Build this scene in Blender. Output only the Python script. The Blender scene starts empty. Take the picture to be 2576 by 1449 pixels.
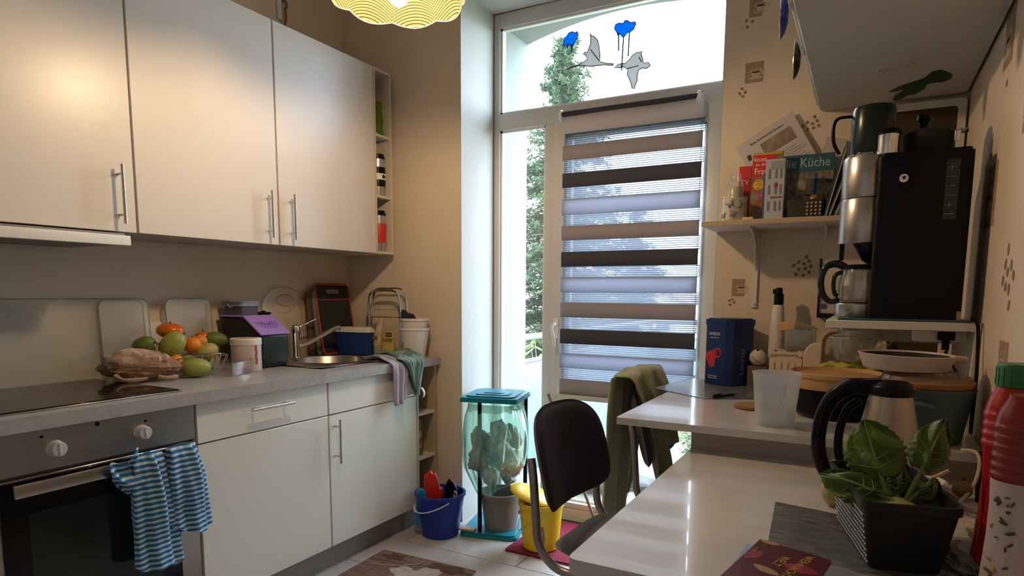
import bpy, bmesh, math, random
from mathutils import Matrix, Vector
random.seed(7)
PI = math.pi
S = bpy.context.scene
C = S.collection
# ---------------- camera, world, light, exposure ----------------
cam = bpy.data.cameras.new('camera'); camo = bpy.data.objects.new('camera', cam); C.objects.link(camo)
yaw, pitch, roll, F = 0.5025, -0.1203, -0.0061, 1607.28
fw = Vector((-math.sin(yaw)*math.cos(pitch), math.cos(yaw)*math.cos(pitch), math.sin(pitch)))
ri = Vector((math.cos(yaw), math.sin(yaw), 0)); dn = fw.cross(ri)
r2 = math.cos(roll)*ri + math.sin(roll)*dn; d2 = -math.sin(roll)*ri + math.cos(roll)*dn
m = Matrix.Identity(4)
for i in range(3):
    m[i][0] = r2[i]; m[i][1] = -d2[i]; m[i][2] = -fw[i]
m[2][3] = 1.19
camo.matrix_world = m
cam.sensor_width = 36; cam.lens = F/2576*36; cam.shift_y = 205.7/2576; cam.clip_start = .02; cam.clip_end = 500
S.camera = camo
S.view_settings.view_transform = 'Standard'; S.view_settings.look = 'None'; S.view_settings.gamma = 1
S.view_settings.use_curve_mapping = False; S.view_settings.exposure = 2.27
W = bpy.data.worlds.new('sky'); S.world = W; W.use_nodes = True
nt = W.node_tree; nt.nodes.clear()
wo = nt.nodes.new('ShaderNodeOutputWorld'); bg = nt.nodes.new('ShaderNodeBackground')
tc = nt.nodes.new('ShaderNodeTexCoord'); nz = nt.nodes.new('ShaderNodeTexNoise'); cr = nt.nodes.new('ShaderNodeValToRGB')
nz.inputs['Scale'].default_value = 2.2; nz.inputs['Detail'].default_value = 4
cr.color_ramp.elements[0].color = (.62, .79, 1, 1); cr.color_ramp.elements[1].color = (.80, .90, 1, 1)
cr.color_ramp.elements[0].position = .35; cr.color_ramp.elements[1].position = .65
nt.links.new(tc.outputs['Generated'], nz.inputs['Vector']); nt.links.new(nz.outputs['Fac'], cr.inputs['Fac'])
nt.links.new(cr.outputs['Color'], bg.inputs['Color']); bg.inputs['Strength'].default_value = 4.3
nt.links.new(bg.outputs['Background'], wo.inputs['Surface'])
# daylight portal in the window opening (guides sampling of the sky)
pl = bpy.data.lights.new('window_portal', 'AREA'); pl.shape = 'RECTANGLE'; pl.size = 1.24; pl.size_y = 2.6; pl.cycles.is_portal = True
po = bpy.data.objects.new('window_portal', pl); C.objects.link(po); po.location = (-1.158, 3.3, 1.3); po.rotation_euler = (-PI/2, 0, 0)

# ---------------- helpers ----------------
class MB:
    def __init__(s): s.bm = bmesh.new(); s.T = Matrix.Identity(4); s.uv = None
    def _v(s, p): return s.bm.verts.new(s.T @ Vector(p))
    def box(s, x0, x1, y0, y1, z0, z1, m=0, bev=0, T=None, seg=2):
        b = bmesh.new(); bmesh.ops.create_cube(b, size=1)
        for v in b.verts: v.co = Vector(((x0+x1)/2+v.co.x*(x1-x0), (y0+y1)/2+v.co.y*(y1-y0), (z0+z1)/2+v.co.z*(z1-z0)))
        if bev: bmesh.ops.bevel(b, geom=b.edges[:], offset=bev, segments=seg, affect='EDGES', profile=.6)
        s.merge(b, m, T); return s
    def merge(s, b, m=0, T=None):
        T = s.T @ (T or Matrix.Identity(4)); mp = {}
        for v in b.verts: mp[v] = s.bm.verts.new(T @ v.co)
        for f in b.faces:
            try: g = s.bm.faces.new([mp[v] for v in f.verts]); g.material_index = m; g.smooth = True
            except ValueError: pass
        b.free()
    def face(s, vs, m=0):
        try: f = s.bm.faces.new(vs); f.material_index = m; f.smooth = True; return f
        except ValueError: return None
    def lathe(s, prof, c=(0,0,0), seg=24, m=0, T=None, lobes=0, amp=0, sx=1, sy=1, a0=0, a1=2*PI):
        T0 = s.T; s.T = T0 @ (T or Matrix.Identity(4)) @ Matrix.Translation(c)
        full = abs(a1-a0-2*PI) < 1e-6; n = seg if full else seg+1; rows = []
        for r, z in prof:
            if r < 1e-6: rows.append([s._v((0,0,z))]); continue
            rows.append([s._v((r*sx*math.cos(a0+(a1-a0)*i/seg), r*sy*math.sin(a0+(a1-a0)*i/seg), z)) for i in range(n)])
        for a, b in zip(rows, rows[1:]):
            for i in range(seg):
                j = (i+1) % n
                if len(a) == 1 and len(b) == 1: continue
                if len(a) == 1: s.face([a[0], b[j], b[i]], m)
                elif len(b) == 1: s.face([a[i], a[j], b[0]], m)
                else: s.face([a[i], a[j], b[j], b[i]], m)
        s.T = T0; return s
    def cyl(s, p0, p1, r, seg=16, m=0, r2=None):
        p0, p1 = Vector(p0), Vector(p1); d = p1-p0; L = d.length
        T = Matrix.Translation(p0) @ d.to_track_quat('Z', 'Y').to_matrix().to_4x4()
        return s.lathe([(0,0), (r,0), (r if r2 is None else r2, L), (0,L)], seg=seg, m=m, T=T)
    def tube(s, pts, r, seg=8, m=0, smooth=0, closed=False, radii=None, flat=1):
        P = [Vector(p) for p in pts]
        if smooth:
            Q = []; n = len(P)
            rng = range(n) if closed else range(n-1)
            for i in rng:
                g = (lambda k: P[k % n]) if closed else (lambda k: P[min(max(k, 0), n-1)])
                a, b, c_, d = g(i-1), g(i), g(i+1), g(i+2)
                for k in range(smooth):
                    t = k/smooth; Q.append(.5*((2*b)+(-a+c_)*t+(2*a-5*b+4*c_-d)*t*t+(-a+3*b-3*c_+d)*t**3))
            if not closed: Q.append(P[-1])
            if radii: radii = [radii[min(int(i/smooth), len(radii)-1)]*(1-(i/smooth) % 1)+radii[min(int(i/smooth)+1, len(radii)-1)]*((i/smooth) % 1) for i in range(len(Q))]
            P = Q
        n = len(P); rings = []; up = None
        for i in range(n):
            a = P[(i-1) % n] if (closed or i > 0) else P[i]; b = P[(i+1) % n] if (closed or i < n-1) else P[i]
            t = (b-a).normalized()
            if up is None:
                up = Vector((0,0,1)) if abs(t.z) < .9 else Vector((1,0,0))
            u = (up - t*up.dot(t)).normalized(); w = t.cross(u); up = u
            rr = radii[i] if radii else r
            rings.append([s._v(P[i]+(u*math.cos(2*PI*k/seg)*flat+w*math.sin(2*PI*k/seg))*rr) for k in range(seg)])
        for i in range(n if closed else n-1):
            A, B = rings[i], rings[(i+1) % n]
            for k in range(seg): s.face([A[k], A[(k+1) % seg], B[(k+1) % seg], B[k]], m)
        if not closed: s.face(rings[0][::-1], m); s.face(rings[-1], m)
        return s
    def prism(s, poly, h0, h1, axis='z', m=0, T=None):
        T0 = s.T; s.T = T0 @ (T or Matrix.Identity(4))
        f = {'z': lambda a, b, h: (a, b, h), 'y': lambda a, b, h: (a, h, b), 'x': lambda a, b, h: (h, a, b)}[axis]
        A = [s._v(f(a, b, h0)) for a, b in poly]; B = [s._v(f(a, b, h1)) for a, b in poly]
        s.face(A[::-1], m); s.face(B, m)
        for i in range(len(poly)):
            j = (i+1) % len(poly); s.face([A[i], A[j], B[j], B[i]], m)
        s.T = T0; return s
    def grid(s, fn, nu, nv, m=0, closeu=False, uv=False):
        R = [[s._v(fn(i/nu, j/nv)) for j in range(nv+1)] for i in range(nu if closeu else nu+1)]
        if uv and s.uv is None: s.uv = s.bm.loops.layers.uv.new('UVMap')
        for i in range(nu):
            k = (i+1) % len(R)
            for j in range(nv):
                f = s.face([R[i][j], R[k][j], R[k][j+1], R[i][j+1]], m)
                if uv and f:
                    for l, (a, b) in zip(f.loops, ((i,j), (i+1,j), (i+1,j+1), (i,j+1))): l[s.uv].uv = (a/nu, b/nv)
        return s
    def ball(s, c, rx, ry=None, rz=None, seg=20, rings=12, m=0, rot=None, fn=None):
        ry = ry or rx; rz = rz or rx
        T = Matrix.Translation(c) @ (rot or Matrix.Identity(4))
        b = bmesh.new(); bmesh.ops.create_uvsphere(b, u_segments=seg, v_segments=rings, radius=1)
        for v in b.verts:
            k = fn(v.co) if fn else 1
            v.co = Vector((v.co.x*rx*k, v.co.y*ry*k, v.co.z*rz*k))
        s.merge(b, m, T); return s

def obj(name, mb, mats, parent=None, loc=(0,0,0), rot=(0,0,0), sharp=38, solid=0, sub=0, kind=None, label=None):
    bm = mb.bm; bm.normal_update()
    for e in bm.edges:
        if len(e.link_faces) == 2:
            try:
                if e.calc_face_angle() > math.radians(sharp): e.smooth = False
            except ValueError: pass
    me = bpy.data.meshes.new(name); bm.normal_update(); bm.to_mesh(me); bm.free()
    if not isinstance(mats, (list, tuple)): mats = [mats]
    for k in mats: me.materials.append(k)
    o = bpy.data.objects.new(name, me); C.objects.link(o); o.location = loc; o.rotation_euler = rot
    if parent: o.parent = parent
    if solid:
        q = o.modifiers.new('s', 'SOLIDIFY'); q.thickness = solid; q.offset = 0
    if sub:
        q = o.modifiers.new('u', 'SUBSURF'); q.levels = sub; q.render_levels = sub
    if kind: o['kind'] = kind
    if label: o['label'] = label
    return o
def tag(o, label, cat, group=None, kind=None):
    o['label'] = label; o['category'] = cat
    if group: o['group'] = group
    if kind: o['kind'] = kind
    return o
def thing(name, label, cat, loc=(0,0,0), rz=0, group=None, rx=0, ry=0):
    o = bpy.data.objects.new(name, None); C.objects.link(o); o.empty_display_size = .05
    o.location = loc; o.rotation_euler = (rx, ry, rz); return tag(o, label, cat, group)
def struct(name, mb, mats, parent=None, **k):
    o = obj(name, mb, mats, parent, **k)
    if not parent: o['kind'] = 'structure'
    return o
def sempty(name, loc=(0,0,0)):
    o = bpy.data.objects.new(name, None); C.objects.link(o); o.location = loc; o['kind'] = 'structure'; return o
def dup(o, parent=None, loc=None, rot=None, label=None, group=None):
    c = o.copy(); C.objects.link(c); c.parent = parent
    if loc is not None: c.location = loc
    if rot is not None: c.rotation_euler = rot
    if label: c['label'] = label
    if group: c['group'] = group
    for ch in list(o.children): dup(ch, c)
    return c
def T3(x=0, y=0, z=0, rx=0, ry=0, rz=0):
    return Matrix.Translation((x, y, z)) @ Matrix.Rotation(rz, 4, 'Z') @ Matrix.Rotation(ry, 4, 'Y') @ Matrix.Rotation(rx, 4, 'X')
def rrect(x0, x1, y0, y1, r, n=5):
    P = []
    for cx, cy, a in ((x1-r, y1-r, 0), (x0+r, y1-r, PI/2), (x0+r, y0+r, PI), (x1-r, y0+r, 1.5*PI)):
        for i in range(n+1): P.append((cx+r*math.cos(a+PI/2*i/n), cy+r*math.sin(a+PI/2*i/n)))
    return P
def fnz(x, y, z, k=1.0, s=0):
    return (math.sin(x*7.1*k+s)*math.cos(y*9.3*k+1.7*s)+math.sin(z*8.2*k-s*.7+x*3)*.7+math.sin((x+y-z)*15.7*k+s*2)*.35)/2

# ---------------- materials ----------------
def mat(name, col, rough=.5, metal=0, n=None, n2=None, bump=None, alpha=1, trans=0, spec=.5, emis=None, coat=0, sss=0, ior=1.45, sheen=0, coord='Object'):
    M = bpy.data.materials.new(name); M.use_nodes = True; N = M.node_tree.nodes; L = M.node_tree.links
    b = N['Principled BSDF']
    col = tuple(col)+(1,) if len(col) == 3 else col
    b.inputs['Base Color'].default_value = col; b.inputs['Roughness'].default_value = rough; b.inputs['Metallic'].default_value = metal
    b.inputs['Alpha'].default_value = alpha; b.inputs['Transmission Weight'].default_value = trans; b.inputs['Specular IOR Level'].default_value = spec
    b.inputs['Coat Weight'].default_value = coat; b.inputs['Subsurface Weight'].default_value = sss; b.inputs['IOR'].default_value = ior
    b.inputs['Sheen Weight'].default_value = sheen
    if sss: b.inputs['Subsurface Radius'].default_value = (.01, .006, .004)
    if emis: b.inputs['Emission Color'].default_value = tuple(emis[0])+(1,); b.inputs['Emission Strength'].default_value = emis[1]
    t = N.new('ShaderNodeTexCoord')
    last = None
    for k in (n, n2):
        if not k: continue
        sc, amt, c2 = k[0], k[1], k[2]
        z = N.new('ShaderNodeTexNoise'); z.inputs['Scale'].default_value = sc if not isinstance(sc, tuple) else 1; z.inputs['Detail'].default_value = 5
        if isinstance(sc, tuple):
            mp = N.new('ShaderNodeMapping'); mp.inputs['Scale'].default_value = sc; L.new(t.outputs[coord], mp.inputs['Vector']); L.new(mp.outputs['Vector'], z.inputs['Vector'])
        else: L.new(t.outputs[coord], z.inputs['Vector'])
        r = N.new('ShaderNodeValToRGB'); r.color_ramp.elements[0].position = .5-.5*amt; r.color_ramp.elements[1].position = .5+.5*amt
        L.new(z.outputs['Fac'], r.inputs['Fac'])
        x = N.new('ShaderNodeMix'); x.data_type = 'RGBA'; L.new(r.outputs['Color'], x.inputs['Factor'])
        if last: L.new(last, x.inputs[6])
        else: x.inputs[6].default_value = col
        x.inputs[7].default_value = tuple(c2)+(1,); last = x.outputs[2]
    if last: L.new(last, b.inputs['Base Color'])
    if bump:
        z = N.new('ShaderNodeTexNoise'); z.inputs['Scale'].default_value = bump[0]; z.inputs['Detail'].default_value = 4; L.new(t.outputs[coord], z.inputs['Vector'])
        u = N.new('ShaderNodeBump'); u.inputs['Strength'].default_value = bump[1]; u.inputs['Distance'].default_value = bump[2] if len(bump) > 2 else .004
        L.new(z.outputs['Fac'], u.inputs['Height']); L.new(u.outputs['Normal'], b.inputs['Normal'])
    return M
def thin(name, col, fac, rough=.1, glossy=.06, tint=(1,1,1), translucent=0):
    """thin see-through sheet: transparent + diffuse/translucent veil + gloss"""
    M = bpy.data.materials.new(name); M.use_nodes = True; N = M.node_tree.nodes; L = M.node_tree.links; N.clear()
    o = N.new('ShaderNodeOutputMaterial'); tr = N.new('ShaderNodeBsdfTransparent'); tr.inputs[0].default_value = tuple(tint)+(1,)
    d = N.new('ShaderNodeBsdfDiffuse'); d.inputs[0].default_value = tuple(col)+(1,); tl = N.new('ShaderNodeBsdfTranslucent'); tl.inputs[0].default_value = tuple(col)+(1,)
    dm = N.new('ShaderNodeMixShader'); dm.inputs[0].default_value = translucent; L.new(d.outputs[0], dm.inputs[1]); L.new(tl.outputs[0], dm.inputs[2])
    mx = N.new('ShaderNodeMixShader'); mx.inputs[0].default_value = fac; L.new(tr.outputs[0], mx.inputs[1]); L.new(dm.outputs[0], mx.inputs[2])
    g = N.new('ShaderNodeBsdfGlossy'); g.inputs['Roughness'].default_value = rough
    fr = N.new('ShaderNodeLayerWeight'); fr.inputs[0].default_value = .25
    ml = N.new('ShaderNodeMath'); ml.operation = 'MULTIPLY_ADD'; ml.inputs[1].default_value = .35; ml.inputs[2].default_value = glossy
    L.new(fr.outputs['Fresnel'], ml.inputs[0])
    m2 = N.new('ShaderNodeMixShader'); L.new(ml.outputs[0], m2.inputs[0]); L.new(mx.outputs[0], m2.inputs[1]); L.new(g.outputs[0], m2.inputs[2]); L.new(m2.outputs[0], o.inputs[0])
    return M
def stripes(name, c1, c2, axis, period, duty=.5, rough=.8, soft=0, trans=None, translucent=0):
    M = mat(name, c1, rough); N = M.node_tree.nodes; L = M.node_tree.links; b = N['Principled BSDF']
    t = N.new('ShaderNodeTexCoord'); sp = N.new('ShaderNodeSeparateXYZ'); L.new(t.outputs['Object'], sp.inputs[0])
    a = N.new('ShaderNodeMath'); a.operation = 'DIVIDE'; a.inputs[1].default_value = period; L.new(sp.outputs[axis], a.inputs[0])
    f = N.new('ShaderNodeMath'); f.operation = 'FRACT'; L.new(a.outputs[0], f.inputs[0])
    g = N.new('ShaderNodeMath'); g.operation = 'LESS_THAN'; g.inputs[1].default_value = duty; L.new(f.outputs[0], g.inputs[0])
    if trans is None:
        x = N.new('ShaderNodeMix'); x.data_type = 'RGBA'; x.inputs[6].default_value = tuple(c2)+(1,); x.inputs[7].default_value = tuple(c1)+(1,)
        L.new(g.outputs[0], x.inputs[0]); L.new(x.outputs[2], b.inputs['Base Color'])
    else:
        o = [k for k in N if k.type == 'OUTPUT_MATERIAL'][0]
        tr = N.new('ShaderNodeBsdfTransparent'); tl = N.new('ShaderNodeBsdfTranslucent'); tl.inputs[0].default_value = tuple(c1)+(1,)
        df = N.new('ShaderNodeBsdfDiffuse'); df.inputs[0].default_value = tuple(c1)+(1,)
        am = N.new('ShaderNodeMixShader'); am.inputs[0].default_value = translucent; L.new(df.outputs[0], am.inputs[1]); L.new(tl.outputs[0], am.inputs[2])
        k = N.new('ShaderNodeMapRange'); k.inputs[3].default_value = trans[0]; k.inputs[4].default_value = trans[1]; L.new(g.outputs[0], k.inputs[0])
        mx = N.new('ShaderNodeMixShader'); L.new(k.outputs[0], mx.inputs[0]); L.new(tr.outputs[0], mx.inputs[1]); L.new(am.outputs[0], mx.inputs[2]); L.new(mx.outputs[0], o.inputs[0])
    return M
def trl(name, col, t=.5, rough=.8, n=None):
    """opaque fabric that glows a little when lit from behind"""
    M = bpy.data.materials.new(name); M.use_nodes = True; N = M.node_tree.nodes; L = M.node_tree.links; N.clear()
    o = N.new('ShaderNodeOutputMaterial'); d = N.new('ShaderNodeBsdfDiffuse'); tl = N.new('ShaderNodeBsdfTranslucent'); x = N.new('ShaderNodeMixShader'); x.inputs[0].default_value = t
    for q in (d, tl): q.inputs[0].default_value = tuple(col)+(1,)
    L.new(d.outputs[0], x.inputs[1]); L.new(tl.outputs[0], x.inputs[2]); L.new(x.outputs[0], o.inputs[0]); return M
M = {}
M['paper'] = mat('wallpaper', (.74,.63,.49), .85, n=(9,.7,(.70,.58,.44)), bump=(160,.35,.003))
M['paperwhite'] = mat('white_plaster', (.56,.56,.53), .8, bump=(60,.25,.003))
M['ceil'] = mat('ceiling_paint', (.88,.87,.84), .9)
M['front'] = mat('cabinet_front', (.74,.70,.63), .33, n=(220,.8,(.71,.67,.60)), bump=(260,.08,.001))
M['frontb'] = mat('base_front', (.80,.79,.72), .38, n=(200,.8,(.77,.76,.69)), bump=(260,.08,.001))
M['carc'] = mat('cabinet_carcass', (.68,.62,.52), .5)
M['edge'] = mat('cabinet_edge', (.50,.40,.24), .6)
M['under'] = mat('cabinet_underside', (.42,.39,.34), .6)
M['worktop'] = mat('worktop_stone', (.39,.38,.37), .32, n=(14,.45,(.28,.27,.265)), n2=(60,.5,(.43,.42,.41)))
M['plinth'] = mat('plinth_grey', (.30,.27,.25), .5, n=((3,60,200),.5,(.26,.24,.22)))
M['steel'] = mat('brushed_steel', (.56,.54,.51), .32, 1, n=((3,3,160),.9,(.48,.46,.43)))
M['chrome'] = mat('chrome', (.75,.74,.72), .1, 1)
M['nickel'] = mat('nickel_handle', (.62,.58,.53), .25, 1)
M['blackglass'] = mat('black_glass', (.006,.006,.006), .08, spec=.35)
M['black'] = mat('black_plastic', (.004,.004,.005), .32, spec=.2)
M['blackmatt'] = mat('black_matt', (.018,.018,.02), .7)
M['white'] = mat('white_plastic', (.80,.79,.75), .4)
M['whiteframe'] = mat('upvc_frame', (.62,.59,.54), .35)
M['whitemetal'] = mat('white_paint', (.72,.68,.62), .4)
M['gasket'] = mat('gasket', (.03,.03,.035), .6)
M['glass'] = thin('window_glass', (.8,.9,1), .035, .02, .03)
M['tile'] = mat('floor_tile', (.50,.48,.47), .35, n=(5,.6,(.40,.38,.37)), n2=(30,.6,(.52,.50,.49)), bump=(20,.1,.002))
M['grout'] = mat('grout', (.20,.18,.16), .9)
M['table'] = mat('table_top', (.70,.69,.68), .14, coat=.28, n=((4,30,30),.6,(.56,.54,.53)), n2=((2,9,9),.5,(.68,.66,.64)))
M['tableedge'] = mat('table_edge', (.48,.42,.38), .5)
M['grape'] = mat('red_grape', (.42,.05,.06), .25, sss=.2)
M['purple'] = mat('purple_plastic', (.42,.27,.76), .4)
M['tealp'] = mat('teal_plastic', (.0,.20,.29), .35)
M['bluep'] = mat('blue_plastic', (.010,.03,.30), .4)
M['yellowp'] = mat('yellow_plastic', (.85,.58,.01), .4)
M['redp'] = mat('red_plastic', (.62,.03,.02), .35)
M['greenp'] = mat('green_plastic', (.02,.22,.06), .4)
M['greyp'] = mat('grey_plastic', (.20,.19,.175), .5)
M['cream'] = mat('cream_plastic', (.62,.50,.36), .45)
M['wood'] = mat('wood_lid', (.42,.19,.07), .55, n=((2,40,4),.7,(.30,.13,.045)))
M['cork'] = mat('cork', (.36,.17,.08), .85, n=(120,.8,(.26,.12,.05)))
M['paperp'] = mat('print_paper', (.72,.69,.68), .6)
M['darkgreen'] = mat('dark_green_plastic', (.010,.018,.014), .4)
M['galv'] = mat('blue_grey_metal', (.10,.16,.19), .5, .3, n=(6,.6,(.06,.10,.12)))
M['clear'] = thin('clear_plastic', (.85,.88,.9), .05, .08, .02)
M['clear2'] = thin('clear_glass', (.75,.85,.75), .08, .05, .10)
M['frost'] = thin('frosted_plastic', (.84,.86,.9), .55, .25, .05, translucent=.3)

# ---------------- setting ----------------
XL, XR, YB, YF, ZC = -2.52, .262, 2.70, -1.6, 3.02
b = MB(); b.box(XL-.1, XR+.1, YF-.1, 3.33, -.08, -.006)
fl = struct('floor', b, M['grout'])
tm = None
nx = int((XR-XL)/.6)+2
for j in range(-13, 3):
    for i in range(-3, 4):
        x0, x1 = -1.27+.6*i+.0015, -1.27+.6*(i+1)-.0015; y0, y1 = 2.35+.3*j+.0015, 2.35+.3*(j+1)-.0015
        if j % 2: x0 -= .3; x1 -= .3
        x0 = max(x0, XL+.001); x1 = min(x1, XR-.001)
        if x1-x0 < .02 or y1 > 3.0: continue
        full = abs(x1-x0-.597) < 1e-3
        if full and tm: me = tm
        else: me = None
        if me: o = bpy.data.objects.new('tile', me); C.objects.link(o); o.parent = fl
        else:
            q = MB(); q.box(-(x1-x0)/2, (x1-x0)/2, -.1485, .1485, -.006, 0, bev=.0015, seg=1); o = obj('tile', q, M['tile'], fl)
            if full: tm = o.data
        o.location = ((x0+x1)/2, (y0+y1)/2, 0)
b = MB(); b.box(XL-.12, XL, YF-.1, YB, 0, ZC); struct('wall_left', b, M['paper'])
b = MB(); b.box(XR, XR+.12, YF-.1, YB, 0, ZC); wr = struct('wall_right', b, M['paper'])
b = MB(); b.box(XL-.1, XR+.1, YF-.2, YF, 0, ZC); struct('wall_front', b, M['ceil'])
b = MB(); b.box(XL-.1, XR+.1, YF-.1, YB+.4, ZC, ZC+.1); struct('ceiling', b, M['ceil'])
# back wall with deep window reveal
b = MB()
b.box(XL-.12, -1.777, YB, 3.08, 0, ZC); b.box(-.541, XR+.12, YB, 3.08, 0, ZC); b.box(-1.777, -.541, YB, 3.08, 2.615, ZC)
wb = struct('wall_back', b, M['paper'])
b = MB(); b.box(-1.777, -1.773, YB-.002, 3.006, .0, 2.615); b.box(-.545, -.541, YB+.001, 3.006, 0, 2.615); b.box(-1.777, -.541, YB+.001, 3.006, 2.611, 2.616)
struct('trim_1', b, M['paperwhite'])
# outer wall leaf with segmental arch
def archz(x):
    return 2.64-.18*((x+1.15)/.6)**2*.45
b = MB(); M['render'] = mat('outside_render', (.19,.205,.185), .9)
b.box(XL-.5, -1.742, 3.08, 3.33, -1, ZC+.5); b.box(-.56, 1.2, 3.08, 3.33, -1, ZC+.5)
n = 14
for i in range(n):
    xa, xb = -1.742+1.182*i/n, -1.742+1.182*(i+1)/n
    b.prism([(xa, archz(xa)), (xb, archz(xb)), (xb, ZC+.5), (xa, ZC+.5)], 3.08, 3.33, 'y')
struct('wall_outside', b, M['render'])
# wallpaper motifs: printed coffee cups and beans
M['motif'] = mat('motif_brown', (.30,.20,.12), .85, n=(90,.8,(.42,.30,.19)))
M['motifd'] = mat('motif_bean', (.27,.18,.11), .85)
M['motifl'] = mat('motif_cup', (.56,.46,.36), .85)
def motif(parent, plane, u, z, s, beans=((-.035,-.06),(-.01,-.072),(-.03,-.085),(-.02,-.1)), cup=True, part=1.0):
    b = MB()
    def rect(a0, a1, b0, b1, d, m):
        if plane == 'y': b.box(u+a0, u+a1, YB-d, YB-d+.0004, z+b0, z+b1, m)
        else: b.box(XR-d, XR-d+.0004, u+a0, u+a1, z+b0, z+b1, m)
    def disc(a, c, ra, rb, d, m, rot=0):
        P = [(u+a+ra*math.cos(t)*math.cos(rot)-rb*math.sin(t)*math.sin(rot), z+c+ra*math.cos(t)*math.sin(rot)+rb*math.sin(t)*math.cos(rot)) for t in [2*PI*i/12 for i in range(12)]]
        if plane == 'y': b.prism(P, YB-d, YB-d+.0004, 'y', m)
        else: b.prism(P, XR-d, XR-d+.0004, 'x', m)
    if cup:
        rect(-.032*s, .032*s*part, -.036*s, .036*s, .0008, 0)
        disc(.006*s, .004*s, .022*s, .007*s, .0012, 1); disc(.006*s, -.006*s, .015*s, .012*s, .0012, 1)
        disc(.030*s, -.004*s, .007*s, .006*s, .0012, 1); disc(.006*s, -.020*s, .026*s, .004*s, .0012, 1)
        disc(.006*s, .005*s, .016*s, .004*s, .0016, 0)
    for i, (a, c) in enumerate(beans): disc(a*s, c*s, .0062*s, .0048*s, .0008, 2, i*1.1)
    obj('wallpaper_motif', b, [M['motif'], M['motifl'], M['motifd']], parent)
motif(wb, 'y', -.43, 2.035, 1.05, ((-.04,-.052),(-.028,-.066),(-.048,-.068),(-.036,-.079)))
motif(wb, 'y', -.425, 2.275, 1.05, ((-.02,-.05),(-.04,-.044),(-.036,-.066),), part=.4)
motif(wb, 'y', -.445, 1.215, .95, ((-.028,-.05),(-.02,-.062),(-.04,-.055),(-.036,-.072)), part=.6)
BE = [(0,0),(-.016,.006),(.014,.008),(.004,-.014),(-.014,-.017),(.02,-.008),(-.03,-.004),(.006,.022),(-.022,-.032),(.0,-.036),(.016,-.026)]
motif(wb, 'y', -.215, 1.305, 1.2, BE, cup=False)
motif(wb, 'y', -.215, 1.82, 1.1, BE[:8], cup=False)
motif(wr, 'x', 2.04, 1.44, 2.2, ((.03,.05),), part=.9)
motif(wr, 'x', 1.66, 1.58, 1.6, ())
motif(wr, 'x', 1.68, 1.04, 1.5, ((-.01,-.06),(.012,-.07)))
motif(wr, 'x', 1.72, 1.24, 2.2, BE[:9], cup=False)
motif(wr, 'x', 1.98, 1.80, 1.8, ((-.01,-.06),))

# ---------------- window and balcony door ----------------
fr = M['whiteframe']
w = sempty('window_1', (0,0,0))
def bar(name, x0, x1, z0, z1, y0=3.01, y1=3.075, parent=w, mt=None, bev=.004):
    b = MB(); b.box(x0, x1, y0, y1, z0, z1, bev=bev); return obj(name, b, mt or fr, parent)
bar('frame', -1.772, -1.737, .004, 2.608); bar('frame', -.602, -.546, .004, 2.608)
bar('frame', -1.737, -.602, 2.538, 2.608); bar('transom', -1.737, -.602, 2.03, 2.112, 3.004, 3.075)
bar('mullion', -1.47, -1.412, .07, 2.03, 3.006, 3.075); bar('frame', -1.737, -.602, .0, .068, 2.99, 3.075)
def glaze(x0, x1, z0, z1, parent, y=3.036):
    b = MB(); g = .006
    for a in ((x0, x0+g, z0, z1), (x1-g, x1, z0, z1), (x0, x1, z0, z0+g), (x0, x1, z1-g, z1)): b.box(a[0], a[1], y-.006, y+.006, a[2], a[3])
    obj('gasket', b, M['gasket'], parent)
    b = MB(); b.box(x0+.001, x1-.001, y-.002, y+.002, z0+.001, z1-.001); obj('pane', b, M['glass'], parent)
    b = MB(); g = .011
    for a in ((x0, x0+g, z0, z1), (x1-g, x1, z0, z1), (x0, x1, z0, z0+g), (x0, x1, z1-g, z1)): b.box(a[0], a[1], y-.014, y-.007, a[2], a[3])
    obj('glazing_bead', b, M['white'], parent)
glaze(-1.737, -.602, 2.112, 2.538, w); glaze(-1.737, -1.47, .068, 2.03, w)
d = sempty('door_1', (0,0,0))
bar('stile', -1.411, -1.335, .07, 2.028, 2.988, 3.07, d); bar('stile', -.668, -.603, .07, 2.028, 2.988, 3.07, d)
bar('rail', -1.335, -.668, 1.955, 2.028, 2.988, 3.07, d); bar('rail', -1.335, -.668, .07, .10, 2.988, 3.07, d)
glaze(-1.335, -.668, .10, 1.955, d, 3.03)
b = MB(); b.box(-1.398, -1.372, 2.976, 2.988, .96, 1.06, bev=.004); b.cyl((-1.385, 2.976, 1.03), (-1.385, 2.945, 1.03), .009)
b.tube([(-1.385, 2.947, 1.03), (-1.387, 2.94, 1.01), (-1.375, 2.938, .96), (-1.372, 2.938, .92)], .009, 10, smooth=4, flat=.8)
obj('door_handle', b, M['white'], d)
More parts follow.
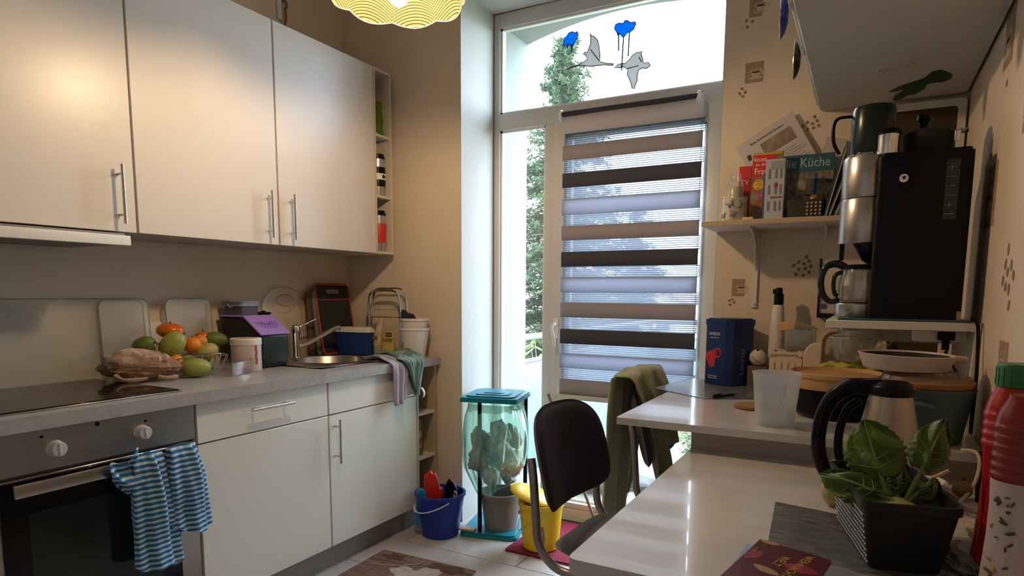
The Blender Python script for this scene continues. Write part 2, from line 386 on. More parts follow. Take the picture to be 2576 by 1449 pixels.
# ---------------- zebra blind ----------------
bl = thing('zebra_blind', 'striped day-and-night roller blind hanging in front of the glazed balcony door', 'blind', (-1.007, 2.955, 2.055))
def L_(x, y, z): return (x+1.007, y-2.955, z-2.055)
def lbox(mb, x0, x1, y0, y1, z0, z1, **k): a = L_(x0, y0, z0); c = L_(x1, y1, z1); mb.box(a[0], c[0], a[1], c[1], a[2], c[2], **k)
b = MB(); b.cyl(L_(-1.352, 2.955, 2.052), L_(-.70, 2.955, 2.052), .013, 20); obj('roller', b, mat('roller_fabric', (.035,.033,.038), .8, n=((200,3,3),.6,(.06,.055,.06))), bl)
for x in (-1.362, -.70):
    b = MB()
    T = Matrix.Translation(L_(x+.002, 2.96, 2.047)) @ Matrix.Rotation(PI/2, 4, 'Y') @ Matrix.Diagonal((1.25, .8, 1, 1))
    b.lathe([(0,-.009),(.016,-.009),(.023,-.003),(.023,.005),(.015,.010),(0,.010)], seg=20, T=T)
    lbox(b, x-.012, x+.016, 2.968, 2.987, 2.028, 2.062, bev=.002); obj('bracket', b, M['white'], bl)
XA, XB, YBl = -1.346, -.672, 2.952
M['taupe'] = trl('blind_taupe', (.37,.33,.33), .12); M['dark'] = trl('blind_black', (.080,.080,.092), .05); M['lilac'] = trl('blind_lilac', (.48,.51,.60), .42)
M['head'] = trl('blind_header', (.72,.68,.69), .22)
M['sheer'] = stripes('blind_sheer', (.21,.225,.26), (1,1,1), 2, .0095, .4, trans=(.66,.93), translucent=.75)
def strip(name, z0, z1, mt, dx=0, y=YBl, th=.0012):
    b = MB(); a = L_(XA+dx, y, z0); c = L_(XB+dx, y+th, z1)
    nn = 16
    b.grid(lambda u, v: (a[0]+(c[0]-a[0])*u, a[1]+.0012*math.sin(u*9+z0*20), a[2]+(c[2]-a[2])*v), nn, 2)
    return obj(name, b, mt, bl, solid=th)
strip('header_fabric', 1.958, 2.044, M['head'])
spans = [('taupe',1.832,1.902),('dark',1.702,1.771),('lilac',1.570,1.649),('taupe',1.448,1.5185),('dark',1.3185,1.392),('lilac',1.191,1.267),('taupe',1.068,1.142),('dark',.936,1.0095),('lilac',.812,.886),('taupe',.677,.756)]
prev = 1.958
for k, z0, z1 in spans:
    strip('sheer_strip', z1-.006, prev+.004, M['sheer'], .005, YBl+.010)
    o = strip('opaque_strip', z0, z1, M[k], 0, YBl)
    o['label'] = {'taupe':'taupe fabric strip', 'dark':'black fabric strip', 'lilac':'pale lilac fabric strip'}[k]
    prev = z0
b = MB(); lbox(b, XA-.004, XB+.004, YBl-.008, YBl+.012, .652, .677, bev=.003); obj('bottom_bar', b, fr, bl)
b = MB(); b.tube([L_(-.682, 2.965, 2.03), L_(-.680, 2.962, 1.5), L_(-.679, 2.962, .95)], .0012, 5); obj('pull_cord', b, M['white'], bl)
# window clings
BLOB1 = [(-1.3703,2.4447),(-1.3599,2.4567),(-1.3415,2.4594),(-1.3256,2.4506),(-1.3153,2.4565),(-1.3083,2.4429),(-1.3121,2.4253),(-1.3249,2.4115),(-1.335,2.3949),(-1.3386,2.3909),(-1.3423,2.3639),(-1.3456,2.3944),(-1.3563,2.4054),(-1.3653,2.4024),(-1.3666,2.3864),(-1.3721,2.4012),(-1.3773,2.3929),(-1.3855,2.4058),(-1.3849,2.4312)]
BLOB2 = [(-1.1241,2.4345),(-1.1182,2.4511),(-1.1012,2.4545),(-1.0816,2.4487),(-1.0722,2.4601),(-1.0577,2.4565),(-1.0454,2.4464),(-1.0215,2.4454),(-1.0188,2.4349),(-1.0277,2.4148),(-1.0442,2.4046),(-1.0609,2.4032),(-1.0726,2.389),(-1.0798,2.3868),(-1.0949,2.4027),(-1.1123,2.4146)]
DRIPS = [(-1.1074,2.4137,-1.107,2.4004),(-1.1018,2.4083,-1.0997,2.3304),(-1.0775,2.3892,-1.083,2.2385),(-1.049,2.4055,-1.0521,2.2972)]
CRANE = [(-1.3701,2.2858),(-1.3463,2.2951),(-1.2991,2.2993),(-1.2837,2.3061),(-1.2581,2.318),(-1.2688,2.338),(-1.2845,2.3461),(-1.2743,2.3535),(-1.2613,2.3482),(-1.2514,2.367),(-1.2432,2.3883),(-1.2462,2.4332),(-1.2373,2.4212),(-1.2255,2.4169),(-1.2063,2.3955),(-1.1991,2.3672),(-1.193,2.3256),(-1.1938,2.2963),(-1.1684,2.2855),(-1.1218,2.2746),(-1.1231,2.2671),(-1.1757,2.2776),(-1.2061,2.2788),(-1.247,2.282),(-1.2834,2.2922),(-1.3147,2.2939)]
DUCK = [(-1.1228,2.2559),(-1.1058,2.2667),(-1.0863,2.2703),(-1.0667,2.2672),(-1.0454,2.2815),(-1.0338,2.2973),(-1.0149,2.3074),(-.9826,2.3069),(-.9885,2.2965),(-.9806,2.2733),(-.9753,2.255),(-.9542,2.2551),(-.9419,2.2388),(-.9603,2.2272),(-.9794,2.2337),(-.9982,2.2278),(-1.0046,2.2022),(-1.0039,2.18),(-1.0143,2.1593),(-1.0158,2.1462),(-1.0294,2.1503),(-1.036,2.1758),(-1.0556,2.2188),(-1.0513,2.2381),(-1.0712,2.2523),(-1.0956,2.2517)]
M['clingblue'] = trl('cling_blue', (.0,.30,.85), .55); M['clingdark'] = mat('cling_outline', (.012,.05,.16), .5)
M['clinggrey'] = trl('cling_grey', (.46,.45,.44), .6); M['clingbrown'] = mat('cling_brown', (.09,.07,.075), .5)
def cling(name, label, cat, P, mf, mo, extra=()):
    cx = sum(p[0] for p in P)/len(P); cz = sum(p[1] for p in P)/len(P)
    t = thing(name, label, cat, (cx, 3.031, cz), group='clings on the fanlight')
    b = MB(); b.prism([(x-cx, z-cz) for x, z in P], 0, .0022, 'y'); obj('body', b, mf, t)
    b = MB(); b.tube([(x-cx, 0, z-cz) for x, z in P], .0024, 5, closed=True, smooth=0)
    for e in extra: b.tube([(e[0]-cx, 0, e[1]-cz), (e[2]-cx, 0, e[3]-cz)], .0022 if mf is M['clinggrey'] else .0038, 6)
    obj('outline', b, mo, t); return t
cling('window_cling', 'small blue cloud-like blob cling dripping down the fanlight glass', 'cling', BLOB1, M['clingblue'], M['clingdark'], [(-1.3635,2.41,-1.3665,2.384),(-1.338,2.40,-1.342,2.362)])
cling('window_cling', 'larger blue blob cling with long thin drips on the fanlight glass', 'cling', BLOB2, M['clingblue'], M['clingdark'], DRIPS)
cling('window_cling', 'grey flying crane cling with raised wing on the fanlight glass', 'cling', CRANE, M['clinggrey'], M['clingbrown'], [(-1.243,2.36,-1.197,2.30),(-1.275,2.29,-1.276,2.275),(-1.225,2.28,-1.225,2.268)])
cling('window_cling', 'grey flying duck cling with blue collar and spread wings on the fanlight', 'cling', DUCK, M['clinggrey'], M['clingbrown'], [(-1.052,2.243,-1.0,2.247),(-1.0,2.285,-.985,2.26)])

# ---------------- outside: terrace, railing, trees, house ----------------
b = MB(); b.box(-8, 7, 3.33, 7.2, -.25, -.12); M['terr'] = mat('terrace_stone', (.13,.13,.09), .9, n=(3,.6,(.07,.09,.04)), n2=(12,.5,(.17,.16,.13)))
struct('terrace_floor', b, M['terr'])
b = MB(); b.box(-80, 60, 7.2, 140, -2.3, -2.2); struct('lawn_ground', b, mat('lawn', (.16,.24,.07), 1, n=(1.5,.6,(.22,.24,.12))))
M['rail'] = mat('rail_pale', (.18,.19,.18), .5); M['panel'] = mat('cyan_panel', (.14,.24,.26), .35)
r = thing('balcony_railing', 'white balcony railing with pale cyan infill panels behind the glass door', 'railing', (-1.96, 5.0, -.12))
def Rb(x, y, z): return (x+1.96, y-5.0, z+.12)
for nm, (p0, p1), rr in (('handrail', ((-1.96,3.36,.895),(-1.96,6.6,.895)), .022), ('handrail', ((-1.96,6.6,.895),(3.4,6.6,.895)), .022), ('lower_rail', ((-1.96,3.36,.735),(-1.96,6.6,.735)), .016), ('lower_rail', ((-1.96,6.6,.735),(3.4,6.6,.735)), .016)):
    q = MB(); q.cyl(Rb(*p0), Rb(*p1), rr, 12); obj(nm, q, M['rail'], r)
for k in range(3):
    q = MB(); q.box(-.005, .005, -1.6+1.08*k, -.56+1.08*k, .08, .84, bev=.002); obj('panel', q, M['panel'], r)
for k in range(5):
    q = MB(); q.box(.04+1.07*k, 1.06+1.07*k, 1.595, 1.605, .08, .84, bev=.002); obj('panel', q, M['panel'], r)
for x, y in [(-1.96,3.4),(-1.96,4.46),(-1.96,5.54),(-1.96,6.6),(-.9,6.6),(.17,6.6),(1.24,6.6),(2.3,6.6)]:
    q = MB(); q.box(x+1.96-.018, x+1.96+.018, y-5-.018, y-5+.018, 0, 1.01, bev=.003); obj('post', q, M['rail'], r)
def needles(mb, rng, x, y, z, ln, n, w=.02):
    for _ in range(n):
        a = rng.uniform(0, 2*PI); e = rng.uniform(-.5, .6); q = ln*rng.uniform(.5, 1)
        d = Vector((math.cos(a)*math.cos(e), math.sin(a)*math.cos(e), math.sin(e)))*q
        s_ = Vector((-math.sin(a), math.cos(a), 0))*w*rng.uniform(.6, 1.3); p = Vector((x, y, z))
        v = [mb._v(p), mb._v(p+d*.5+s_), mb._v(p+d), mb._v(p+d*.5-s_+Vector((0,0,w*.5)))]
        mb.face(v)
def spruce(name, label, x, y, z0, ztop, R, rng, nb=46, lean=0, mt=None, shape=.9):
    t = thing(name, label, 'tree', (x, y, z0), group='trees beyond the balcony')
    H = ztop-z0
    b = MB(); b.tube([(0,0,0), (lean*.5,0,H*.5), (lean,0,H*.98)], .1, 7, radii=[.16,.1,.02]); 
    f = MB()
    for i in range(nb):
        k = i/nb; zz = H*(.12+.87*k); rr = R*(1-k)**shape*rng.uniform(.65, 1.1)+.12
        for j in range(5):
            a = rng.uniform(0, 2*PI); dz = -.25*rr+rng.uniform(-.1,.2)
            ex, ey = math.cos(a)*rr, math.sin(a)*rr; lx = lean*zz/H
            b.tube([(lx,0,zz), (lx+ex*.5, ey*.5, zz+dz*.3), (lx+ex, ey, zz+dz)], .012, 3, radii=[.025,.014,.004])
            m_ = max(3, int(rr/.09))
            for q in range(1, m_+1):
                s_ = q/m_; needles(f, rng, lx+ex*s_+rng.uniform(-.08,.08), ey*s_+rng.uniform(-.08,.08), zz+dz*s_*s_+rng.uniform(-.06,.06), .23, 13, .021)
    obj('trunk', b, M['bark'], t); obj('foliage', f, mt or M['needle'], t, kind='stuff', sharp=180)
M['bark'] = mat('bark', (.16,.12,.09), .9); M['needle'] = mat('needles', (.045,.085,.04), .8, n=(1.2,.6,(.07,.11,.05)))
M['needleb'] = mat('needles_pale', (.06,.09,.07), .8, n=(1.2,.6,(.09,.12,.09)))
rng = random.Random(3)
spruce('spruce_tree', 'tall pale-green spruce rising past the fanlight, left of the blind', -5.45, 12, -2.2, 6.15, 2.0, rng, 96, .0, M['needle'], .78)
spruce('spruce_tree', 'shorter spruce seen faintly through the sheer strips of the blind', -5.2, 16, -2.2, 3.6, 1.5, rng, 34, 0, M['needleb'])
spruce('spruce_tree', 'dark spruce at the far left edge of the glass, partly behind the reveal', -9.6, 15.5, -2.2, 4.9, 1.0, rng, 34, 0, M['needle'])
def shrub(name, label, x, y, z, R, H, n, mt, rng, w=.03, group='shrubs beyond the balcony'):
    t = thing(name, label, 'shrub', (x, y, z), group=group); s_ = MB(); f = MB()
    for i in range(n):
        a = rng.uniform(0, 2*PI); rr = R*rng.uniform(.2, 1); h = H*rng.uniform(.5, 1)
        p = [(0,0,0), (math.cos(a)*rr*.5, math.sin(a)*rr*.5, h*.6), (math.cos(a)*rr, math.sin(a)*rr, h)]
        s_.tube(p, .01, 3, radii=[w*.5, w*.25, w*.1])
        for q in (.4, .6, .8, 1): needles(f, rng, p[2][0]*q, p[2][1]*q, h*q, R*.28, 9, R*.035)
    obj('stem', s_, mat('twig', (.30,.25,.14), .9), t); obj('foliage', f, mt, t, kind='stuff', sharp=180)
M['leafg'] = mat('shrub_leaf', (.05,.10,.02), .7, n=(4,.6,(.09,.13,.03)))
shrub('garden_shrub', 'green shrub with bare pale twigs below the spruce, above the railing', -4.3, 9.0, -2.2, 1.3, 3.0, 60, M['leafg'], rng)
shrub('garden_shrub', 'low green shrub behind the balcony railing, right of the twiggy one', -2.2, 9.6, -2.2, 1.0, 2.3, 40, M['leafg'], rng)
M['grassy'] = mat('pale_grass', (.14,.20,.09), .8)
shrub('potted_grass', 'pale arching grass plant on the terrace behind the raised table', -.93, 4.35, -.12, .22, .62, 34, M['grassy'], rng, .012, 'plants on the terrace')
shrub('potted_twigs', 'sprigs of a small plant on the terrace behind the green bag', -1.80, 4.0, -.12, .12, .42, 14, M['leafg'], rng, .01, 'plants on the terrace')
shrub('terrace_weed', 'small tuft of weeds on the terrace floor beyond the door sill', -1.25, 3.75, -.12, .08, .16, 18, M['leafg'], rng, .008, 'plants on the terrace')
for i, (x, y, h, lb) in enumerate([(-1.52, 3.9, .26, 'grey stone lump on the terrace behind the yellow bin'), (-1.32, 4.1, .12, 'flat pale stone on the terrace beyond the door sill')]):
    b = MB(); b.ball((0,0,h*.35), .16, .11, h*.5, fn=lambda c, i=i: 1+.2*fnz(c.x, c.y, c.z, .6, i)); o = obj('garden_stone', b, mat('stone', (.12,.125,.12), .9, n=(12,.6,(.05,.055,.05))), loc=(x, y, -.12)); tag(o, lb, 'stone', 'stones on the terrace')
h = thing('house', 'distant white gabled house seen through the sheer blind strips', 'house', (-14, 46, -2.2))
b = MB(); b.box(-5, 4, -3, 3, 0, 2.4); b.prism([(-5,2.4),(4,2.4),(-.5,4.6)], -3, 3, 'y'); obj('wall', b, mat('house_wall', (.75,.75,.72), .9), h)
b = MB(); b.prism([(-5.4,2.2),(-.5,4.75),(-.5,4.95),(-5.6,2.3)], -3.3, 3.3, 'y'); b.prism([(4.4,2.2),(-.5,4.75),(-.5,4.95),(4.6,2.3)], -3.3, 3.3, 'y'); obj('roof', b, mat('roof_tile', (.35,.25,.22), .9), h)
for x in (-3.4, -.9, 1.6):
    b = MB(); b.box(x, x+.9, -3.06, -3.0, .9, 2.0); obj('window', b, mat('far_window', (.12,.14,.17), .2), h)

# ---------------- kitchen units on the left ----------------
XF, XW = -1.923, -2.17           # door planes: base, wall
def vhandle(parent, x, y, z0, z1, r=.0055, horiz=None):
    b = MB(); xo = x+.032
    if horiz:
        y0, y1, z = horiz; b.cyl((xo, y0, z), (xo, y1, z), r, 14)
        for yy in (y0+.025, y1-.025): b.cyl((x, yy, z), (xo, yy, z), r*.8, 10)
    else:
        b.cyl((xo, y, z0), (xo, y, z1), r, 14)
        for zz in (z0+.03, z1-.03): b.cyl((x, y, zz), (xo, y, zz), r*.8, 10)
    return obj('handle', b, M['nickel'], parent)
def wallcab(y0, y1, label, hy):
    t = thing('wall_cabinet', label, 'cabinet', (0, 0, 0), group='wall cabinets over the worktop')
    t.location = (XW, (y0+y1)/2, 1.382); o = t.location.copy()
    c = (y1-y0)/2
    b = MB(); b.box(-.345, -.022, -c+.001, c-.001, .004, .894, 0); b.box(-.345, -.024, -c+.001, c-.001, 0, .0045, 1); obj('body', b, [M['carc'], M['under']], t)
    b = MB(); b.box(-.019, 0, -c+.003, c-.003, 0, .896, bev=.0015, seg=1); dr = obj('door', b, M['front'], t)
    vhandle(dr, 0, hy, .024, .214)
wallcab(.722, 1.317, 'white wall cabinet with the brightest lamp glare, above the cooktop', .24)
wallcab(1.318, 1.918, 'middle white wall cabinet, second of three, handle by its far edge', .243)
wallcab(1.919, 2.528, 'white wall cabinet beside the narrow open shelves', -.245)
t = thing('open_wall_shelf', 'narrow white open shelf unit at the window end of the wall cabinets', 'shelf', (XW, 2.594, 1.382))
b = MB(); b.box(-.345, 0, -.065, -.055, 0, .896); b.box(-.345, 0, .055, .065, 0, .896); obj('side_panel', b, M['carc'], t)
for z in (0, .884): 
    b = MB(); b.box(-.345, 0, -.055, .055, z, z+.012); obj('end_panel', b, M['carc'], t)
for z in (.278, .574):
    b = MB(); b.box(-.34, -.003, -.055, .055, z, z+.012); obj('shelf', b, M['carc'], t)
b = MB(); b.box(-.348, -.345, -.065, .065, 0, .896); obj('back_panel', b, M['carc'], t)
# items on it
def flask(name, label, x, y, z, col, group, white=False):
    t = thing(name, label, 'flask', (x, y, z), group=group); h = .205
    b = MB(); b.lathe([(0,0),(.031,0),(.032,.004),(.034,.175),(.034,.18),(0,.18)], seg=24); obj('body', b, M['steel'], t)
    b = MB(); b.lathe([(.0335,.045),(.0362,.047),(.0375,.135),(.0365,.14),(.034,.141)], seg=24); sl = obj('sleeve', b, col, t)
    if white:
        b = MB(); b.lathe([(.0372,.078),(.0382,.079),(.0385,.108),(.0376,.109)], seg=24); obj('band', b, M['white'], sl)
        b = MB(); b.box(.0385, .0389, -.012, .004, .085, .102); b.box(.0385, .0389, .004, .012, .09, .097); obj('mark', b, M['black'], sl)
    b = MB(); b.lathe([(.034,.18),(.036,.181),(.036,.192),(.031,.194),(.031,.205),(0,.206)], seg=24); obj('lid', b, M['black'], t)
    return t
flask('travel_flask', 'steel travel flask with red sleeve on the lowest open wall shelf', -2.208, 2.594, 1.3945, M['redp'], 'flasks on the open wall shelf')
flask('travel_flask', 'steel travel flask with black sleeve and white band on the middle open shelf', -2.208, 2.594, 1.6725, M['black'], 'flasks on the open wall shelf', True)
M['greenglass'] = mat('green_glass', (.20,.32,.02), .08, trans=.6, ior=1.3)
b = MB(); b.lathe([(0,0),(.032,0),(.034,.01),(.030,.05),(.034,.075),(.030,.10),(.024,.12),(.028,.135),(.026,.155),(.029,.158),(.027,.162),(.022,.158),(.020,.12),(0,.02)], seg=24)
tag(obj('green_bottle', b, M['greenglass'], loc=(-2.21, 2.592, 1.9685)), 'green glass carafe on the top open wall shelf', 'bottle')
# extractor hood
t = thing('range_hood', 'slim white extractor hood under the wall cabinet above the cooktop', 'hood', (-2.2, 1.0, 1.38))
b = MB(); b.box(-.30, .035, -.27, .27, -.04, -.003, bev=.003); obj('body', b, M['greyp'], t)
b = MB(); b.prism([(.035,-.045),(.066,-.038),(.066,-.012),(.035,-.004)], -.272, .272, 'x', T=Matrix(((0,1,0,0),(1,0,0,0),(0,0,1,0),(0,0,0,1)))) if False else b.box(.036, .064, -.272, .272, -.044, -.012, bev=.003); obj('visor', b, M['white'], t)
# base units
b = MB(); b.box(-2.0, -1.975, -.5, 2.685, .0, .104); struct('baseboard_left', b, M['plinth'])
def basecab(y0, y1, label, name, door_handle=None, drawer_handle=None):
    t = thing(name, label, 'cabinet', (XF, (y0+y1)/2, .105), group='white base cabinets'); c = (y1-y0)/2
    b = MB(); b.box(-.575, -.022, -c+.001, c-.001, 0, .712); obj('body', b, M['carc'], t)
    b = MB(); b.box(-.019, 0, -c+.003, c-.003, .576, .714, bev=.0015, seg=1); dw = obj('drawer', b, M['frontb'], t)
    b = MB(); b.box(-.019, 0, -c+.003, c-.003, .006, .571, bev=.0015, seg=1); dr = obj('door', b, M['frontb'], t)
    if drawer_handle: vhandle(dw, 0, 0, 0, 0, horiz=drawer_handle)
    if door_handle: vhandle(dr, 0, *door_handle)
basecab(1.322, 1.920, 'white base cabinet with a handled drawer, next to the oven', 'drawer_cabinet', None, (-.098, .094, .662))
basecab(1.921, 2.518, 'white base cabinet under the sink with one upright bar handle', 'sink_cabinet', (-.266, .366, .553))
t = thing('open_base_shelf', 'narrow open white shelf unit at the window end of the base cabinets', 'shelf', (XF, 2.602, .105))
b = MB(); b.box(-.57, 0, -.081, -.068, 0, .714); obj('side_panel', b, M['carc'], t); b = MB(); b.box(-.57, 0, .068, .081, 0, .714); obj('side_panel', b, M['edge'], t)
for z in (0, .238, .466):
    b = MB(); b.box(-.56, -.003, -.068, .068, z, z+.014); obj('shelf', b, M['carc'], t)
b = MB(); b.box(-.57, -.56, -.068, .068, 0, .714); obj('back_panel', b, M['carc'], t)
b = MB(); b.lathe([(0,0),(.017,0),(.019,.004),(.019,.02),(.021,.022),(.021,.115),(.012,.125),(0,.126)], seg=18); tag(obj('spray_can', b, [mat('blue_can', (.02,.20,.55), .35)], loc=(-1.985, 2.572, .5865)), 'blue can on the top open base shelf below the hanging towels', 'can')
t = thing('brown_box', 'tall brown patterned carton on the middle open base shelf', 'carton', (-2.0, 2.572, .3575))
b = MB(); b.box(-.05, .05, -.026, .026, 0, .19, bev=.002); obj('body', b, mat('brown_card', (.12,.075,.03), .6, n=(40,.7,(.22,.14,.05))), t)
b = MB(); b.box(.0502, .0508, -.018, .018, .09, .125); b.box(.0502, .0508, -.015, .015, .04, .06); obj('label_print', b, mat('tan_print', (.35,.26,.14), .6), t)
b = MB(); b.lathe([(0,0),(.020,0),(.022,.01),(.020,.15),(.010,.17),(.010,.19),(0,.19)], seg=16); tag(obj('green_bottle', b, M['greenp'], loc=(-1.99, 2.565, .1195)), 'slim green bottle on the lowest open base shelf behind the blue bucket', 'bottle')
# worktop with sink cut-out
t = thing('worktop', 'long grey stone-look worktop over the oven and base cabinets', 'worktop', (-2.21, 1.1, .82))
b = MB(); z0, z1 = .0, .04
b.box(-.308, .310, -1.6, .875, z0, z1); b.box(-.308, .310, 1.375, 1.588, z0, z1); b.box(-.308, -.238, .875, 1.375, z0, z1); b.box(.198, .310, .875, 1.375, z0, z1)
obj('slab', b, M['worktop'], t)
# sink
sk = thing('sink', 'round stainless steel sink with drain plate set in the worktop', 'sink', (-2.235, 2.225, .861))
b = MB(); R0 = .176; cx, cy = -.005, .03
P = rrect(-.22, .20, -.235, .235, .09, 6)
n = 48; inner = [(cx+R0*math.cos(2*PI*i/n), cy+R0*math.sin(2*PI*i/n)) for i in range(n)]
def raycast(a):
    d = Vector((math.cos(a), math.sin(a))); best = None
    for i in range(len(P)):
        p, q = Vector(P[i]), Vector(P[(i+1) % len(P)]); e = q-p; den = d.x*e.y-d.y*e.x
        if abs(den) < 1e-9: continue
        w_ = p-Vector((cx, cy)); tt = (w_.x*e.y-w_.y*e.x)/den; uu = (w_.x*d.y-w_.y*d.x)/den
        if tt > 0 and -1e-6 <= uu <= 1+1e-6 and (best is None or tt < best): best = tt
    return (cx+d.x*best, cy+d.y*best)
outer = [raycast(2*PI*i/n) for i in range(n)]
rows = []
for f_, z in ((1, -.001), (.995, .003), (0.02, .003), (0, .001)):
    rows.append([b._v((inner[i][0]+(outer[i][0]-inner[i][0])*f_, inner[i][1]+(outer[i][1]-inner[i][1])*f_, z)) for i in range(n)])
for A, B in zip(rows, rows[1:]):
    for i in range(n): b.face([A[i], A[(i+1) % n], B[(i+1) % n], B[i]])
obj('plate', b, M['steel'], sk, sharp=60)
b = MB(); b.lathe([(R0+.006,.004),(R0,.006),(R0-.004,.002),(R0-.02,-.14),(R0-.05,-.155),(.02,-.16),(0,-.16)], (cx, cy, 0), 48); obj('basin', b, M['steel'], sk, sharp=60)
b = MB(); b.lathe([(0,.0),(.03,.0),(.034,-.004)], (cx, cy, -.155), 20); obj('drain', b, M['chrome'], sk)
# faucet
t = thing('faucet', 'chrome single-lever mixer tap beside the sink', 'tap', (-2.445, 2.235, .864))
b = MB(); b.lathe([(0,0),(.027,0),(.027,.006),(.022,.008),(.022,.115),(.0235,.118),(.0235,.155),(.018,.162),(0,.163)], seg=24); obj('body', b, M['chrome'], t)
b = MB(); b.tube([(0,0,.055), (.035,.05,.072), (.095,.125,.125), (.125,.165,.150)], .012, 12, smooth=4); b.lathe([(0,0),(.014,0),(.014,-.02),(.011,-.025),(0,-.025)], (.124,.165,.156), 14); obj('spout', b, M['chrome'], t)
b = MB(); b.tube([(.0,.0,.150), (.01,.045,.160), (.02,.115,.185)], .0045, 8, smooth=4, radii=[.006,.004,.006]); obj('lever', b, M['chrome'], t)
# oven
ov = thing('oven', 'built-in steel and black glass oven below the cooktop', 'oven', (XF, 1.02, .105))
b = MB(); b.box(-.55, -.022, -.296, .296, 0, .712); obj('housing', b, M['greyp'], ov)
b = MB(); b.box(-.02, 0, -.297, .297, .597, .712, bev=.0015, seg=1)
cp = obj('control_panel', b, M['steel'], ov)
for y, lb in ((-.122, None), (.117, None)):
    b = MB(); T = Matrix.Translation((0, y, .653)) @ Matrix.Rotation(PI/2, 4, 'Y')
    b.lathe([(.023,0),(.024,.002),(.020,.008),(.0205,.024),(.018,.028),(0,.028)], seg=28, T=T); b.box(.026, .031, y-.0035, y+.0035, .636, .670, bev=.001); obj('knob', b, mat('knob_silver', (.72,.71,.70), .35, .4), cp)
for y, z, r in ((-.152, .691, .004), (-.008, .701, .006), (.133, .685, .004)):
    b = MB(); b.cyl((0, y, z), (.0015, y, z), r, 12); obj('indicator', b, M['black'], cp)
b = MB(); b.box(0, .001, -.108, -.096, .624, .632); obj('symbol', b, mat('symbol_brown', (.25,.16,.08), .6), cp)
b = MB(); b.box(-.02, .0, -.296, .296, .0, .588, bev=.002, seg=1); dr = obj('door', b, M['steel'], ov)
b = MB(); b.box(.0, .004, -.262, .225, .06, .583, bev=.001, seg=1); obj('outer_glass', b, M['blackglass'], dr)
b = MB(); b.box(.004, .0045, -.20, .16, .11, .49); obj('inner_window', b, mat('oven_window', (.012,.02,.018), .12), dr)
b = MB(); b.box(.035, .047, -.243, .25, .549, .583, bev=.002); 
for y in (-.225, .232): b.box(.0, .036, y-.008, y+.008, .556, .576, bev=.002)
obj('handle', b, M['nickel'], dr)
# hob
t = thing('cooktop', 'black glass cooktop with a thin steel edge in the worktop', 'cooktop', (-2.2, 1.01, .8605))
b = MB(); b.box(-.255, .245, -.29, .29, 0, .004, bev=.001, seg=1); obj('trim_frame', b, M['steel'], t)
b = MB(); b.box(-.25, .24, -.285, .285, .004, .0075, bev=.001, seg=1); gl = obj('glass', b, M['blackglass'], t)
M['ring'] = mat('hob_ring', (.08,.08,.08), .3)
for x, y, r in ((-.12,-.14,.07),(.12,-.14,.09),(-.12,.14,.09),(.12,.14,.07)):
    b = MB(); b.lathe([(r,.0076),(r+.0015,.0078),(r+.003,.0076)], (x, y, 0), 40); obj('heating_ring', b, M['ring'], gl)
# glass splash covers leaning on wall
M['splash'] = thin('splash_glass', (.75,.76,.70), .30, .12, .10)
def plate_(name, label, y0, y1, x0, z0, h, lean, mt, r=.03, th=.005, group='glass panels against the wall', edge=None):
    t = thing(name, label, 'glass panel', (x0, (y0+y1)/2, z0), group=group, ry=-lean); c = (y1-y0)/2
    b = MB(); b.prism(rrect(-c, c, 0, h, r, 6), 0, th, 'x'); obj('pane', b, mt, t)
    b = MB(); b.tube([(th/2, p[0], p[1]) for p in rrect(-c, c, 0, h, r, 6)], .0022, 5, closed=True); obj('rim', b, edge or mat('pane_rim', (.22,.24,.20), .3), t); return t
plate_('splash_guard', 'wide frosted glass panel leaning behind the cooktop, its end by the bread bag', .72, 1.53, -2.475, .861, .297, .05, M['splash'])
plate_('splash_guard', 'second frosted glass panel standing behind the cooktop, overlapping the first', 1.335, 1.50, -2.462, .861, .292, .05, M['splash'])
plate_('glass_board', 'small frosted glass board leaning on the wall behind the fruit', 1.60, 1.805, -2.470, .861, .296, .06, M['splash'])
t = thing('clear_cutting_board', 'clear plastic cutting board with cut-out handle behind the tap', 'cutting board', (-2.462, 2.20, .861), ry=-.06)
b = MB(); Pb = [(-.13,0),(.13,0)]+[(.13*math.cos(a), .25+.10*math.sin(a)) for a in [PI*i/14 for i in range(15)]]
b.prism(Pb, 0, .004, 'x'); obj('board', b, thin('clear_board', (.60,.52,.42), .07, .1, .05), t)
b = MB(); b.tube([(.002, y, z) for y, z in Pb], .002, 5, closed=True); b.tube([(.002, .055*math.cos(a)+.01, .285+.028*math.sin(a)) for a in [2*PI*i/16 for i in range(16)]], .003, 5, closed=True); obj('rim', b, mat('board_rim', (.30,.25,.17), .35), t)
# wall socket behind fruit, and socket high on the wall
def socket(label, y, z, h=.085, w=.15):
    t = thing('wall_socket', label, 'socket', (XL, y, z), group='sockets on the cabinet wall')
    b = MB(); b.box(0, .010, -w/2, w/2, -h/2, h/2, bev=.003); obj('cover', b, M['white'], t)
    for q in ((-.035, .035) if w > .1 else (0,)):
        b = MB(); b.lathe([(.020,.010),(.018,.004),(0,.004)], T=Matrix.Translation((0, q, 0)) @ Matrix.Rotation(PI/2, 4, 'Y'), seg=20); obj('outlet', b, M['carc'], t)
    return t
socket('double white socket on the wall behind the red and green fruit', 1.605, 1.02)
t = thing('wall_clip', 'white bracket with a brown key hanging high above the wall cabinets', 'bracket', (XL, 2.27, 2.53))
b = MB(); b.box(0, .012, -.012, .012, -.06, .06, bev=.003); obj('plate', b, M['white'], t)
b = MB(); b.tube([(.018,.022,.03),(.02,.035,.01),(.018,.025,-.015),(.018,.03,-.05),(.018,.02,-.08)], .006, 6, smooth=3); b.cyl((0,.02,.02), (.02,.02,.03), .004, 6); obj('hook', b, mat('old_brass', (.25,.18,.08), .5, .6), t)

